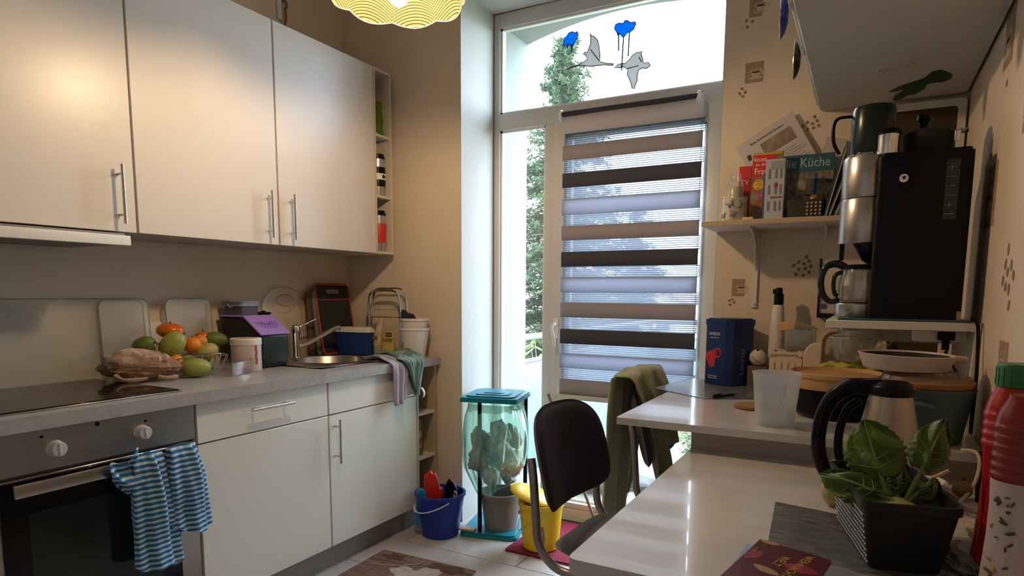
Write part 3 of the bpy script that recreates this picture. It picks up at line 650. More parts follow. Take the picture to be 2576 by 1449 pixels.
# fruit basket
def rotm(rx=0, ry=0, rz=0): return (Matrix.Rotation(rz, 4, 'Z') @ Matrix.Rotation(ry, 4, 'Y') @ Matrix.Rotation(rx, 4, 'X'))
M['mango'] = mat('mango_skin', (.18,.26,.03), .42, n=(9,.7,(.30,.34,.05)), n2=(160,.3,(.38,.40,.12)))
M['mangod'] = mat('dark_mango_skin', (.08,.12,.02), .45, n=(14,.7,(.16,.20,.03)))
M['tomato'] = mat('tomato_skin', (.62,.06,.01), .25, n=(5,.6,(.70,.20,.01)))
M['orange'] = mat('orange_skin', (.78,.28,.01), .45, bump=(300,.3,.001), n=(6,.6,(.70,.20,.01)))
M['pear'] = mat('pear_skin', (.46,.38,.10), .45, n=(12,.6,(.38,.34,.08)))
M['stalk'] = mat('stalk', (.10,.07,.03), .8)
def fruit(name, label, cat, x, y, z, rx, ry, rz, mt, rot=(0,0,0), kind='egg', stalk=True):
    t = thing(name, label, cat, (x, y, z), group='fruit around the wire basket')
    T = rotm(*rot)
    if kind == 'egg': fn = lambda c: 1-.12*c.x+.04*c.z*c.x
    elif kind == 'lobed': fn = lambda c: 1+.03*math.cos(5*math.atan2(c.y, c.x))*(1-c.z*c.z)-.12*max(0, c.z)**8
    else: fn = lambda c: 1-.05*abs(c.z)**6
    b = MB(); b.ball((0,0,0), rx, ry, rz, 24, 16, rot=T, fn=fn); obj('body', b, mt, t)
    if stalk:
        ax = T @ (Vector((1,0,0)) if kind == 'egg' else Vector((0,0,1))); L0 = (rx if kind == 'egg' else rz)*.86
        b = MB(); b.tube([ax*L0*.98, ax*(L0+.009)], .003, 6, radii=[.005,.002]); obj('stalk', b, M['stalk'], t)
    return t
bk = thing('wire_basket', 'shallow chrome wire fruit basket full of fruit on the worktop', 'basket', (-2.335, 1.60, .861))
b = MB(); b.tube([(.135*math.cos(a), .135*math.sin(a), .075+.012*math.cos(2*a)) for a in [2*PI*i/40 for i in range(40)]], .0025, 6, closed=True); obj('rim', b, M['chrome'], bk)
b = MB(); b.tube([(.08*math.cos(a), .08*math.sin(a), .003) for a in [2*PI*i/30 for i in range(30)]], .0025, 6, closed=True); obj('foot_ring', b, M['chrome'], bk)
for i in range(20):
    a = 2*PI*i/20; b = MB(); b.tube([(.08*math.cos(a), .08*math.sin(a), .003), (.115*math.cos(a), .115*math.sin(a), .03), (.135*math.cos(a), .135*math.sin(a), .075+.012*math.cos(2*a))], .0015, 5, smooth=3); obj('wire', b, M['chrome'], bk)
b = MB(); b.tube([(.02,-.13,.08),(.05,-.155,.085),(.06,-.175,.105),(.065,-.185,.135)], .003, 6, smooth=4); obj('curl_handle', b, M['chrome'], bk)
fruit('mango', 'green mango lying in front of the wire basket on the worktop', 'mango', -2.225, 1.548, .898, .056, .041, .037, M['mango'], (0,.1,.9))
fruit('mango', 'large green mango standing up in the middle of the fruit pile', 'mango', -2.30, 1.507, .990, .058, .043, .041, M['mango'], (0,-.75,.7))
fruit('avocado', 'dark green avocado at the bread-bag end of the fruit pile', 'avocado', -2.345, 1.425, .985, .046, .038, .036, M['mangod'], (0,-.3,.3))
fruit('mango', 'green mango half behind the white tin at the far end of the pile', 'mango', -2.36, 1.735, .985, .052, .036, .035, M['mangod'], (0,.1,1.1))
fruit('tomato', 'large orange-red tomato topping the fruit pile', 'tomato', -2.375, 1.545, 1.035, .050, .044, .031, M['tomato'], (.15,.1,.6), 'lobed')
fruit('tomato', 'red tomato at the back of the pile behind the oranges', 'tomato', -2.395, 1.70, .998, .034, .034, .028, M['tomato'], (0,0,0), 'lobed')
fruit('orange', 'bright orange in the middle of the pile beside the big mango', 'orange', -2.305, 1.588, .978, .033, .033, .032, M['orange'], (0,0,0), 'round')
fruit('orange', 'second orange tucked behind the bright one', 'orange', -2.345, 1.648, .985, .030, .030, .030, M['orange'], (.3,0,0), 'round')
fruit('orange', 'small orange low in the basket behind the front mango', 'orange', -2.292, 1.502, .922, .029, .029, .028, M['orange'], (.3,.2,0), 'round')
fruit('orange', 'brownish orange low at the bread-bag side of the basket', 'orange', -2.335, 1.440, .935, .036, .033, .031, mat('dull_orange', (.42,.20,.02), .5, n=(12,.7,(.25,.2,.03))), (.3,.2,0), 'round')
fruit('pear', 'pale yellow pear resting on the basket rim behind the plastic tray', 'pear', -2.275, 1.635, .952, .044, .033, .032, M['pear'], (0,-.3,1.3))
fruit('pear', 'small yellow pear deep in the basket behind the wires', 'pear', -2.318, 1.578, .920, .032, .027, .026, M['pear'], (0,0,.4))
# bread bag
t = thing('bread_bag', 'crumpled brown paper bag of bread with clear window on the cooktop edge', 'bag', (-2.30, 1.375, .869), rz=.9)
def crumple(a, c_): return 1
b = MB(); b.ball((0,0,.043), .125, .072, .046, 48, 28, fn=lambda c: (1+.12*fnz(c.x, c.y, c.z, .55, 2)+.07*fnz(c.x*2, c.y*2, c.z*2, 1.3, 5))*(1 if c.z > -.7 else .97))
obj('paper', b, mat('kraft_paper', (.22,.12,.055), .7, n=(7,.6,(.36,.22,.13)), bump=(40,.9,.008)), t, sharp=25)
b = MB(); b.ball((-.008,-.014,.062), .106, .056, .050, 40, 22, fn=lambda c: 1+.10*fnz(c.x*1.4, c.y*1.4, c.z, .9, 6)+.05*fnz(c.x*3, c.y*3, c.z*3, 1.5, 1))
obj('window_film', b, mat('crinkled_film', (.66,.50,.42), .2, n=(11,.3,(.26,.12,.06)), bump=(30,1,.01)), t, sharp=20)
b = MB(); b.tube([(-.07,-.07,.02),(-.045,-.085,.008),(-.01,-.08,.006),(.03,-.075,.010)], .008, 6, smooth=4, radii=[.012,.007,.009,.004]); b.tube([(.06,-.05,.012),(.09,-.05,.006),(.12,-.03,.008)], .007, 6, smooth=4); obj('twisted_end', b, mat('kraft_light', (.42,.28,.19), .6), t)
# tray with grapes
t = thing('plastic_punnet', 'clear open plastic punnet in front of the white tin', 'punnet', (-2.195, 1.672, .861), rz=.25)
b = MB(); pts0 = rrect(-.052, .052, -.068, .068, .012, 4); pts1 = rrect(-.062, .062, -.082, .082, .016, 4)
r0 = [b._v((x, y, .001)) for x, y in pts0]; r1 = [b._v((x, y, .052)) for x, y in pts1]; r2_ = [b._v((x*1.06, y*1.05, .0535)) for x, y in pts1]
b.face(r0[::-1])
for A, B in ((r0, r1), (r1, r2_)):
    for i in range(len(A)): b.face([A[i], A[(i+1) % len(A)], B[(i+1) % len(A)], B[i]])
obj('tray', b, M['clear'], t, solid=.0008)
for i, (x, y, r) in enumerate(((.030,-.012,.0125),(.034,.012,.0115),(.022,.030,.012),(.038,.036,.011),(.012,.008,.012),(.030,.058,.0105),(.010,.045,.011))):
    g = thing('grape', ['red grape in the punnet nearest the bread bag', 'red grape second from the bread bag in the punnet', 'red grape in the middle of the punnet cluster', 'small red grape at the front middle of the punnet', 'red grape set back by itself in the punnet', 'smallest red grape, nearest the white round tin', 'red grape set back near the white round tin'][i], 'grape', (0,0,0), group='grapes in the plastic punnet')
    p = Matrix.Translation((-2.195, 1.672, .863)) @ Matrix.Rotation(.25, 4, 'Z') @ Vector((x, y, r)); g.location = p
    b = MB(); b.ball((0,0,0), r*1.12, r, r, 14, 10, rot=rotm(0,0,i)); obj('skin', b, M['grape'], g)
    b = MB(); b.tube([(r,0,r*.3),(r+.004,0,r*.5)], .0012, 5); obj('stalk', b, M['stalk'], g)
# tin
t = thing('round_tin', 'white round lidded tin with a small red figure print, by the purple box', 'tin', (-2.235, 1.780, .861))
b = MB(); b.lathe([(0,0),(.057,0),(.059,.003),(.059,.112),(.057,.114),(0,.114)], seg=40); obj('body', b, mat('tin_white', (.70,.62,.60), .35, n=(12,.4,(.60,.46,.44))), t)
b = MB(); b.lathe([(.0605,.108),(.0615,.110),(.0615,.133),(.059,.136),(.054,.1345),(.05,.136),(0,.136)], seg=40); li = obj('lid', b, M['white'], t)
b = MB(); b.lathe([(0,.1365),(.046,.1365),(.046,.1362)], seg=30); obj('lid_print', b, mat('lid_print', (.45,.25,.20), .5, n=(50,.6,(.6,.5,.4))), li)
b = MB()
for k in range(7):
    a = .02+.03*math.sin(k*2); b.box(.0592, .0596, -.005, .005, .03+k*.011, .042+k*.011, T=Matrix.Rotation(a, 4, 'Z'))
obj('red_figure_print', b, mat('tin_red', (.35,.04,.03), .5), t)
b = MB(); b.box(.0592, .0596, -.01, .01, .035, .039, T=Matrix.Rotation(-.42, 4, 'Z')); b.box(.0592, .0596, -.003, .003, .035, .055, T=Matrix.Rotation(-.45, 4, 'Z')); b.box(.0592, .0596, -.006, .006, .05, .06, T=Matrix.Rotation(-.38, 4, 'Z')); obj('green_print', b, mat('tin_green', (.35,.36,.15), .6), t)
# storage bin with purple lid
t = thing('storage_bin', 'dark plastic vegetable bin with a sloping purple vented lid', 'storage bin', (-2.360, 1.928, .861))
b = MB(); prof = [(-.13,.02),(-.115,0),(.115,0),(.13,.02),(.13,.143),(.025,.215),(-.13,.215)]
b.prism(prof, -.075, .075, 'y'); o = obj('body', b, M['darkgreen'], t); q = o.modifiers.new('b', 'BEVEL'); q.width = .012; q.segments = 3
b = MB(); b.prism([(-.132,.216),(.022,.216),(.132,.141),(.138,.146),(.029,.224),(-.132,.224)], -.079, .079, 'y'); o = obj('lid', b, M['purple'], t); q = o.modifiers.new('b', 'BEVEL'); q.width = .003; q.segments = 2
sl = Vector((.109, 0, -.078)).normalized(); b = MB()
for ri_ in range(5):
    for k in range(13):
        a = -1.5+3.0*k/12; rr = .016+.008*ri_; p = Vector((.0835, 0, .185))+sl*(rr*math.cos(a)*.95-.018)+Vector((0,1,0))*rr*1.25*math.sin(a)
        b.cyl(p-Vector((.001,0,.001)), p+Vector((.0007,0,.0010)), .0022, 6)
o.select_set(False); obj('vent_hole', b, mat('vent_dark', (.05,.02,.12), .6), o, kind='stuff')
t2 = thing('snack_box', 'small clear clip-lid food box on top of the vegetable bin', 'food box', (-2.415, 1.908, 1.0855))
b = MB(); b.prism(rrect(-.058, .058, -.045, .045, .01, 3), 0, .038, 'z'); obj('contents', b, mat('grey_mauve', (.10,.09,.14), .5), t2)
b = MB(); b.prism(rrect(-.063, .063, -.05, .05, .012, 3), .038, .055, 'z'); b.prism(rrect(-.066, .066, -.053, .053, .012, 3), .055, .060, 'z'); obj('lid', b, mat('cloudy_lid', (.26,.32,.42), .3), t2)
b = MB(); b.tube([(-.02+.04*i/8, -.0535, .045-.012*math.sin(PI*i/8)) for i in range(9)], .0015, 5); obj('clip', b, M['white'], t2)
t2 = thing('black_saucer', 'black disc with knob lying loose on the purple vegetable bin', 'saucer', (-2.368, 1.985, 1.0855))
b = MB(); b.lathe([(0,0),(.030,0),(.038,.004),(.040,.009),(.034,.011),(0,.012)], seg=24, sy=.8); obj('disc', b, M['black'], t2)
b = MB(); b.lathe([(.008,.012),(.012,.016),(.0,.018)], seg=12); obj('knob', b, M['black'], t2)
# cutting boards at the back wall corner
def board(name, label, y0, y1, x0, h, lean, mt, rim=None, slot=False, th=.008):
    t = thing(name, label, 'cutting board', (x0, (y0+y1)/2, .8655), ry=-lean, group='cutting boards behind the tap'); c = (y1-y0)/2
    b = MB(); b.prism(rrect(-c, c, 0, h, .02, 5), 0, th, 'x'); obj('board', b, mt, t)
    if rim:
        b = MB(); b.tube([(th/2, p[0], p[1]) for p in rrect(-c, c, .003, h, .02, 5)], .0065, 6, closed=True); b.box(0, th+.002, -c, c, h-.083, h-.079); obj('rim', b, rim, t)
    if slot:
        b = MB(); b.prism(rrect(-.045, .045, h-.05, h-.027, .011, 4), th, th+.0012, 'x'); obj('grip_slot', b, mat('slot_light', (.22,.22,.17), .7), t)
    return t
board('wooden_board', 'dark brown wooden board leaning behind the mixer tap', 2.345, 2.425, -2.47, .32, .05, mat('board_brown', (.10,.055,.03), .6, n=((3,3,30),.7,(.16,.09,.05))))
board('grey_green_board', 'grey-green plastic cutting board just behind the red-rimmed one', 2.375, 2.53, -2.445, .33, .10, mat('board_teal', (.14,.20,.19), .5))
board('red_rimmed_board', 'black cutting board with red rim and grip slot beside the tap', 2.40, 2.64, -2.425, .365, .16, M['blackmatt'], mat('rim_red', (.42,.05,.02), .4), True)
# blue box, rack, tube, yellow bag, buckets
t = thing('lunch_box', 'blue plastic box with white lid behind the sink', 'box', (-2.335, 2.555, .866), rz=.12)
def frust(mb, x0, x1, y0, y1, z0, z1, k, r=.015, m=0):
    A = [mb._v((x*k, y*k, z0)) for x, y in rrect(x0, x1, y0, y1, r, 4)]; B = [mb._v((x, y, z1)) for x, y in rrect(x0, x1, y0, y1, r, 4)]
    mb.face(A[::-1], m); mb.face(B, m)
    for i in range(len(A)): mb.face([A[i], A[(i+1) % len(A)], B[(i+1) % len(A)], B[i]], m)
b = MB(); frust(b, -.105, .105, -.055, .055, 0, .115, .93); obj('body', b, mat('box_blue', (.01,.04,.20), .4), t)
b = MB(); b.prism(rrect(-.11, .11, -.06, .06, .018, 4), .115, .133, 'z'); b.prism(rrect(-.098, .098, -.05, .05, .018, 4), .133, .138, 'z'); obj('lid', b, M['white'], t)
t = thing('chrome_rack', 'folded chrome wire rack with arched bars at the wall end of the worktop', 'rack', (-2.20, 2.635, .861))
for k, (w, hh, yy) in enumerate(((.118, .352, .02), (.098, .335, -.005), (.110, .34, -.022))):
    b = MB(); pts = [(-w,yy,0.003),(-w,yy,hh*.45),(-w*.96,yy,hh*.80),(-w*.72,yy,hh*.97),(0,yy,hh*(1.0 if k else .985)),(w*.72,yy,hh*.97),(w*.96,yy,hh*.80),(w,yy,hh*.45),(w,yy,.003)]
    b.tube(pts, .0045, 8, smooth=5); obj('arch_bar', b, M['chrome'], t)
b = MB(); b.cyl((-.118,.02,.01), (.118,.02,.01), .003, 8); b.cyl((-.118,.02,.235), (.118,.02,.235), .0025, 8); obj('cross_bar', b, M['chrome'], t)
t = thing('cream_tube', 'white and grey squeeze tube standing by the blue box', 'tube', (-2.215, 2.575, .861))
b = MB(); b.lathe([(0,0),(.021,0),(.022,.004),(.022,.055),(0,.055)], seg=20); obj('cap', b, mat('tube_cap', (.50,.47,.36), .5, n=(40,.5,(.2,.28,.1))), t)
def tubefn(u, v):
    a = 2*PI*u; w = .024+.012*v; d_ = .022*(1-v)+.002*v; return (w*math.cos(a), d_*math.sin(a), .055+.135*v)
b = MB(); b.grid(tubefn, 24, 6, closeu=True); bd = obj('body', b, mat('tube_white', (.66,.58,.44), .4, n=(50,.2,(.55,.35,.2))), t)
b = MB(); b.box(-.018, .018, -.0235, -.022, .085, .10, bev=0); b.box(-.014, .010, -.0215, -.0205, .14, .155); obj('print', b, mat('tube_print', (.18,.16,.20), .6), bd)
b = MB(); b.box(-.012, .016, -.0165, -.0155, .165, .172); obj('print', b, mat('tube_print_o', (.55,.25,.06), .6), bd)
def text(body, size, mt, parent, Mx, name='lettering', ext=.0004, sx=1, align='CENTER', space=1):
    cu = bpy.data.curves.new('t', 'FONT'); cu.body = body; cu.size = size; cu.extrude = ext; cu.align_x = align; cu.resolution_u = 2; cu.space_character = space; cu.space_line = .8
    o = bpy.data.objects.new('t', cu); C.objects.link(o); dg = bpy.context.evaluated_depsgraph_get(); me = bpy.data.meshes.new_from_object(o.evaluated_get(dg))
    bpy.data.objects.remove(o); me.transform(Mx @ Matrix.Diagonal((sx, 1, 1, 1))); me.materials.clear(); me.materials.append(mt)
    r = bpy.data.objects.new(name, me); C.objects.link(r); r.parent = parent; return r
def TX(o, xd, yd):  # text frame: origin, x direction, y direction
    xd = Vector(xd).normalized(); yd = Vector(yd); yd = (yd-xd*yd.dot(xd)).normalized(); z = xd.cross(yd)
    m_ = Matrix.Identity(4)
    for i in range(3): m_[i][0] = xd[i]; m_[i][1] = yd[i]; m_[i][2] = z[i]; m_[i][3] = o[i]
    return m_
M['tblack'] = mat('ink_black', (.02,.02,.02), .5); M['twhite'] = mat('ink_white', (.80,.78,.76), .5); M['tgold'] = mat('ink_gold', (.50,.30,.08), .4); M['tyellow'] = mat('ink_yellow', (.75,.55,.02), .5)
t = thing('yellow_packet', 'yellow packet with a black label standing inside the chrome rack', 'packet', (-2.165, 2.60, .861), rz=.1)
def packfn(u, v):
    a = 2*PI*u; w = .038-.003*v; d_ = .017*(1-v*.9)+.001; c_, s_ = math.cos(a), math.sin(a)
    return (w*math.copysign(abs(c_)**.5, c_), d_*math.copysign(abs(s_)**.7, s_), .127*v)
b = MB(); b.grid(packfn, 28, 8, closeu=True); bd = obj('pouch', b, mat('pack_yellow', (.66,.52,.06), .45, n=(14,.5,(.5,.40,.2))), t)
b = MB(); b.box(-.012, .026, -.009, -.0065, .098, .118, T=None); obj('label_panel', b, M['tblack'], bd)
text('CLASSIC', .010, M['twhite'], bd, TX((.007,-.0095,.104), (1,0,0), (0,0,1)))
text('FLOHSAMEN\nSCHALEN', .0115, M['tblack'], bd, TX((.008,-.0165,.082), (1,0,0), (0,.12,1)))
def bucket(mb, r0, r1, h, th=.003, c=(0,0,0), rim=.004, seg=36, m=0):
    mb.lathe([(0,0),(r0,0),(r1,h-.012),(r1+rim,h-.012),(r1+rim,h),(r1-th,h),(r0-th,th),(0,th)], c, seg, m)
t = thing('white_bucket', 'lower white plastic pot of the stacked pair at the worktop end', 'pot', (-1.998, 2.605, .861))
b = MB(); bucket(b, .052, .074, .150); obj('body', b, mat('pot_white', (.80,.77,.70), .45), t)
t = thing('white_bucket', 'upper white plastic pot nested in the stack, holding a dark cloth', 'pot', (-1.998, 2.605, .908))
b = MB(); bucket(b, .046, .069, .150); obj('body', b, mat('pot_white2', (.78,.70,.62), .45), t)
b = MB(); b.ball((-.032,-.01,.148), .040, .035, .026, 30, 18, fn=lambda c: 1+.28*fnz(c.x*1.5, c.y*1.5, c.z*1.5, .8, 3)+.12*fnz(c.x*4, c.y*4, c.z*4, 1, 2)); b.ball((-.055,-.012,.172), .016, .018, .022, 20, 12, fn=lambda c: 1+.3*fnz(c.x, c.y, c.z, 1.2, 7))
o = obj('dark_cloth', b, mat('dark_cloth', (.02,.025,.05), .9, bump=(90,.4,.003)), loc=(-1.998, 2.605, .905)); tag(o, 'crumpled navy cloth poking out of the white pots', 'cloth')
# towels over the worktop edge
def drape(fn, nu, nv, th): pass
def towel_edge(name, label, y0, y1, back, drop, mt, off, seed, edge=None, lean=0, taper=0):
    # lies on the worktop from x=-1.90-back, bends over the front edge, hangs 'drop'
    L1 = back; R = .012+off; tot = L1+PI/2*R+drop
    t = thing(name, label, 'towel', (-1.90, (y0+y1)/2, .86), group='cloths over the worktop edge')
    def fn(u, v, o=0):
        s = v*tot; y = (u-.5)*(y1-y0)
        if s < L1: x, z = -(L1-s)-.003, off+.002; k = s/L1
        elif s < L1+PI/2*R: a = (s-L1)/R; x, z = -.003+R*math.sin(a), off+.002-R+R*math.cos(a); k = 1
        else: q = s-L1-PI/2*R; x, z = R-.003, off+.002-R-q; k = 1
        f = .008*math.sin(u*13+seed)+.006*math.sin(u*23+v*3+seed*2)
        if s < L1: z += abs(f)*1.3+.020*math.exp(-((s-L1*.5)/.06)**2)*(.5+.5*math.sin(u*6+seed)); y = y*(1-.15*(1-k))+lean*(L1-s)
        else:
            q = max(0, s-L1); x += abs(f)*min(1, q/.04)*1.3; y = y*(1-taper*q/drop)+.004*math.sin(q*30); z += -.02*math.sin(u*5+seed)*min(1, q/drop)
        return (x, y, z)
    b = MB(); b.grid(fn, 30, 44); o = obj('cloth', b, mt, t, solid=.005, sharp=70)
    return t, fn
M['tteal'] = mat('towel_teal', (.13,.24,.21), .95, bump=(300,.6,.002), sheen=.3); M['tlilac'] = mat('towel_lilac', (.38,.36,.44), .95, bump=(300,.6,.002), sheen=.3)
t, fn = towel_edge('lilac_cloth', 'pale lilac-grey cloth hanging under the teal one over the worktop edge', 2.29, 2.50, .20, .165, M['tlilac'], .002, 1.2, lean=.15, taper=.1)
b = MB(); p = Vector(fn(.98, .95)); b.grid(lambda u, v: (p.x+.004+.012*math.sin(v*3), p.y+.015*u+.012*v, p.z+.02-.05*v), 3, 6); obj('care_tag', b, M['white'], t, solid=.001)
t, fn = towel_edge('teal_cloth', 'teal cloth with dark hem draped over the worktop edge beside the white pots', 2.345, 2.535, .24, .13, M['tteal'], .015, 3.0, lean=.5, taper=.75)
b = MB(); b.tube([fn(u/12, 1) for u in range(13)], .0028, 6); b.tube([fn(0, v/24) for v in range(25)], .0028, 6); b.tube([fn(1, v/24) for v in range(25)], .0028, 6); obj('hem', b, mat('hem_dark', (.01,.05,.05), .9), t)
# striped tea towels on the oven handle
M['ttstripe'] = stripes('tea_towel', (.015,.15,.36), (.50,.60,.64), 2, .0166, .55, .95)
def teatowel(name, label, yc, w, z0, zlow, seed, sk=0, flare=0, extra=0):
    t = thing(name, label, 'tea towel', (-1.872, yc, z0), group='striped tea towels on the oven handle')
    H = z0-zlow
    def fn(u, v):
        a = 2*PI*u; q = v
        ww = w*(.72+.28*min(1, q*3))*(1+flare*q); dd = .016+.014*math.sin(PI*min(1, q*1.3))
        fold = .0065*math.sin(a*5+seed)+.004*math.sin(a*9+seed*2+q*4)
        y = (ww/2+fold)*math.cos(a)+sk*q; x = (dd+fold)*math.sin(a)+.012
        z = -H*q+.012*math.sin(2*a+seed)*q-.01*math.cos(a)*q*2
        if q < .06: x *= .6+q*6; 
        return (x, y, z)
    b = MB(); b.grid(fn, 56, 40, closeu=True)
    top = [b._v(fn(i/56, 0)) for i in range(56)]; c0 = b._v((.012, 0, .010))
    for i in range(56): b.face([top[(i+1) % 56], top[i], c0])
    obj('cloth', b, M['ttstripe'], t, sharp=80)
    if extra:
        b = MB(); b.grid(lambda u, v: (.02+.012*math.sin(v*8+u*5), -w*.3-.075*u-.01*math.sin(v*5), .02-.035*u-.115*v*(1-u*.35)+.012*math.sin(u*7+1)), 14, 18); obj('loose_fold', b, M['ttstripe'], t, solid=.003, sharp=80)
    return t
teatowel('striped_tea_towel', 'blue and white striped tea towel bunched on the oven handle, loose fold at its side', 1.115, .108, .70, .345, .6, .015, .35, 1)
teatowel('striped_tea_towel', 'shorter blue and white striped tea towel at the far end of the oven handle', 1.225, .125, .705, .43, 2.1, .012, .18)

# ---------------- pendant lamp ----------------
lp = thing('pendant_lamp', 'scalloped cream pendant lamp with brown line pattern, lit', 'lamp', (-1.28, 1.61, 2.05))
SH = bpy.data.materials.new('lamp_shade'); SH.use_nodes = True; N = SH.node_tree.nodes; L = SH.node_tree.links; N.clear()
uv = N.new('ShaderNodeUVMap'); uv.uv_map = 'UVMap'; sp = N.new('ShaderNodeSeparateXYZ'); L.new(uv.outputs[0], sp.inputs[0])
def mth(op, a, b_=None, c_=None):
    n_ = N.new('ShaderNodeMath'); n_.operation = op
    for i, k in enumerate((a, b_, c_)):
        if k is None: continue
        if isinstance(k, (int, float)): n_.inputs[i].default_value = k
        else: L.new(k, n_.inputs[i])
    return n_.outputs[0]
ph = mth('SUBTRACT', mth('FRACT', mth('MULTIPLY_ADD', sp.outputs[0], 8, .191)), .5)         # -0.5..0.5 in a lobe
q2 = mth('MULTIPLY', mth('MULTIPLY', ph, ph), 3.4*.24)
st = mth('FRACT', mth('MULTIPLY', mth('ADD', sp.outputs[1], q2), 23))
ln = mth('LESS_THAN', st, .28)
mx = N.new('ShaderNodeMix'); mx.data_type = 'RGBA'; mx.inputs[6].default_value = (.17,.135,.075,1); mx.inputs[7].default_value = (.034,.017,.006,1); L.new(ln, mx.inputs[0])
df = N.new('ShaderNodeBsdfDiffuse'); tl = N.new('ShaderNodeBsdfTranslucent'); ms = N.new('ShaderNodeMixShader'); ms.inputs[0].default_value = .5
L.new(mx.outputs[2], df.inputs[0]); L.new(mx.outputs[2], tl.inputs[0]); L.new(df.outputs[0], ms.inputs[1]); L.new(tl.outputs[0], ms.inputs[2])
oo = N.new('ShaderNodeOutputMaterial'); L.new(ms.outputs[0], oo.inputs[0])
def shade(u, v):
    a = 2*PI*u+.15; k = abs(math.sin(8*a/2+.0)); sc = .045*(k-.6)
    r = .197*(1-v)**.55*(1+sc*(1-v))+.022*v; r = .085+(.112)*(1-v**1.35)*(1+sc*1.2*(1-v))
    z = .015+.145*v**.82-.012*k*(1-v)**2
    return (r*math.cos(a), r*math.sin(a), z)
b = MB(); b.grid(shade, 160, 28, closeu=True, uv=True); obj('shade', b, SH, lp, sharp=80)
b = MB(); b.tube([shade(i/160, 0) for i in range(160)], .0018, 5, closed=True); obj('shade_rim', b, mat('rim_tan', (.55,.36,.22), .5), lp)
b = MB(); b.lathe([(0,-.031),(.015,-.028),(.027,-.016),(.031,0),(.028,.014),(.018,.03),(.014,.045),(0,.046)], (0,0,.020), 28); obj('bulb', b, mat('bulb_glow', (1,.9,.7), .4, emis=((1,.69,.40), 140)), lp)
b = MB(); b.lathe([(.016,.060),(.021,.064),(.022,.11),(.026,.15),(.026,.19),(0,.20)], seg=20); obj('socket', b, M['white'], lp)
b = MB(); b.cyl((0,0,.2), (0,0,ZC-2.05-.05), .003, 8); obj('cord', b, M['white'], lp)
b = MB(); b.lathe([(0,0),(.05,0),(.05,-.03),(.02,-.06),(0,-.06)], (0,0,ZC-2.05-.001), 24); obj('ceiling_rose', b, M['white'], lp)

# ---------------- tables ----------------
LZ, UZ = .76, .838
t = thing('dining_table', 'lower white-grey table with a long glare streak, nearest the camera', 'table', (-.075, 1.36, 0))
b = MB(); b.prism(rrect(-.327, .332, -.44, .437, .015, 3), LZ-.028, LZ, 'z'); obj('tabletop', b, [M['table']], t)
b = MB(); b.box(-.318, .325, -.43, -.412, LZ-.10, LZ-.029); b.box(-.318, -.30, -.412, .43, LZ-.10, LZ-.029); obj('apron', b, M['tableedge'], t)
for x, y in ((-.28,-.39),(.29,-.39),(-.28,.37),(.29,.37)):
    b = MB(); b.box(x-.022, x+.022, y-.022, y+.022, 0, LZ-.029, bev=.002); obj('leg', b, M['tableedge'], t)
t = thing('side_table', 'raised white-grey table behind the lower one, carrying the navy tin', 'table', (-.175, 2.2, 0))
b = MB(); b.prism(rrect(-.43, .43, -.48, .485, .008, 3), UZ-.020, UZ, 'z'); obj('tabletop', b, M['table'], t)
b = MB(); b.box(-.228, .425, -.425, -.408, LZ-.06, UZ-.021, bev=.001, seg=1); obj('front_panel', b, M['tableedge'], t)
b = MB(); b.cyl((.205,-.4815,UZ-.012), (.205,-.479,UZ-.012), .004, 10); obj('screw', b, M['black'], t)
for x, y in ((-.20,-.38),(.40,-.38),(-.20,.45),(.40,.45)):
    b = MB(); b.box(x-.02, x+.02, y-.02, y+.02, 0, UZ-.021, bev=.002); obj('leg', b, M['tableedge'], t)
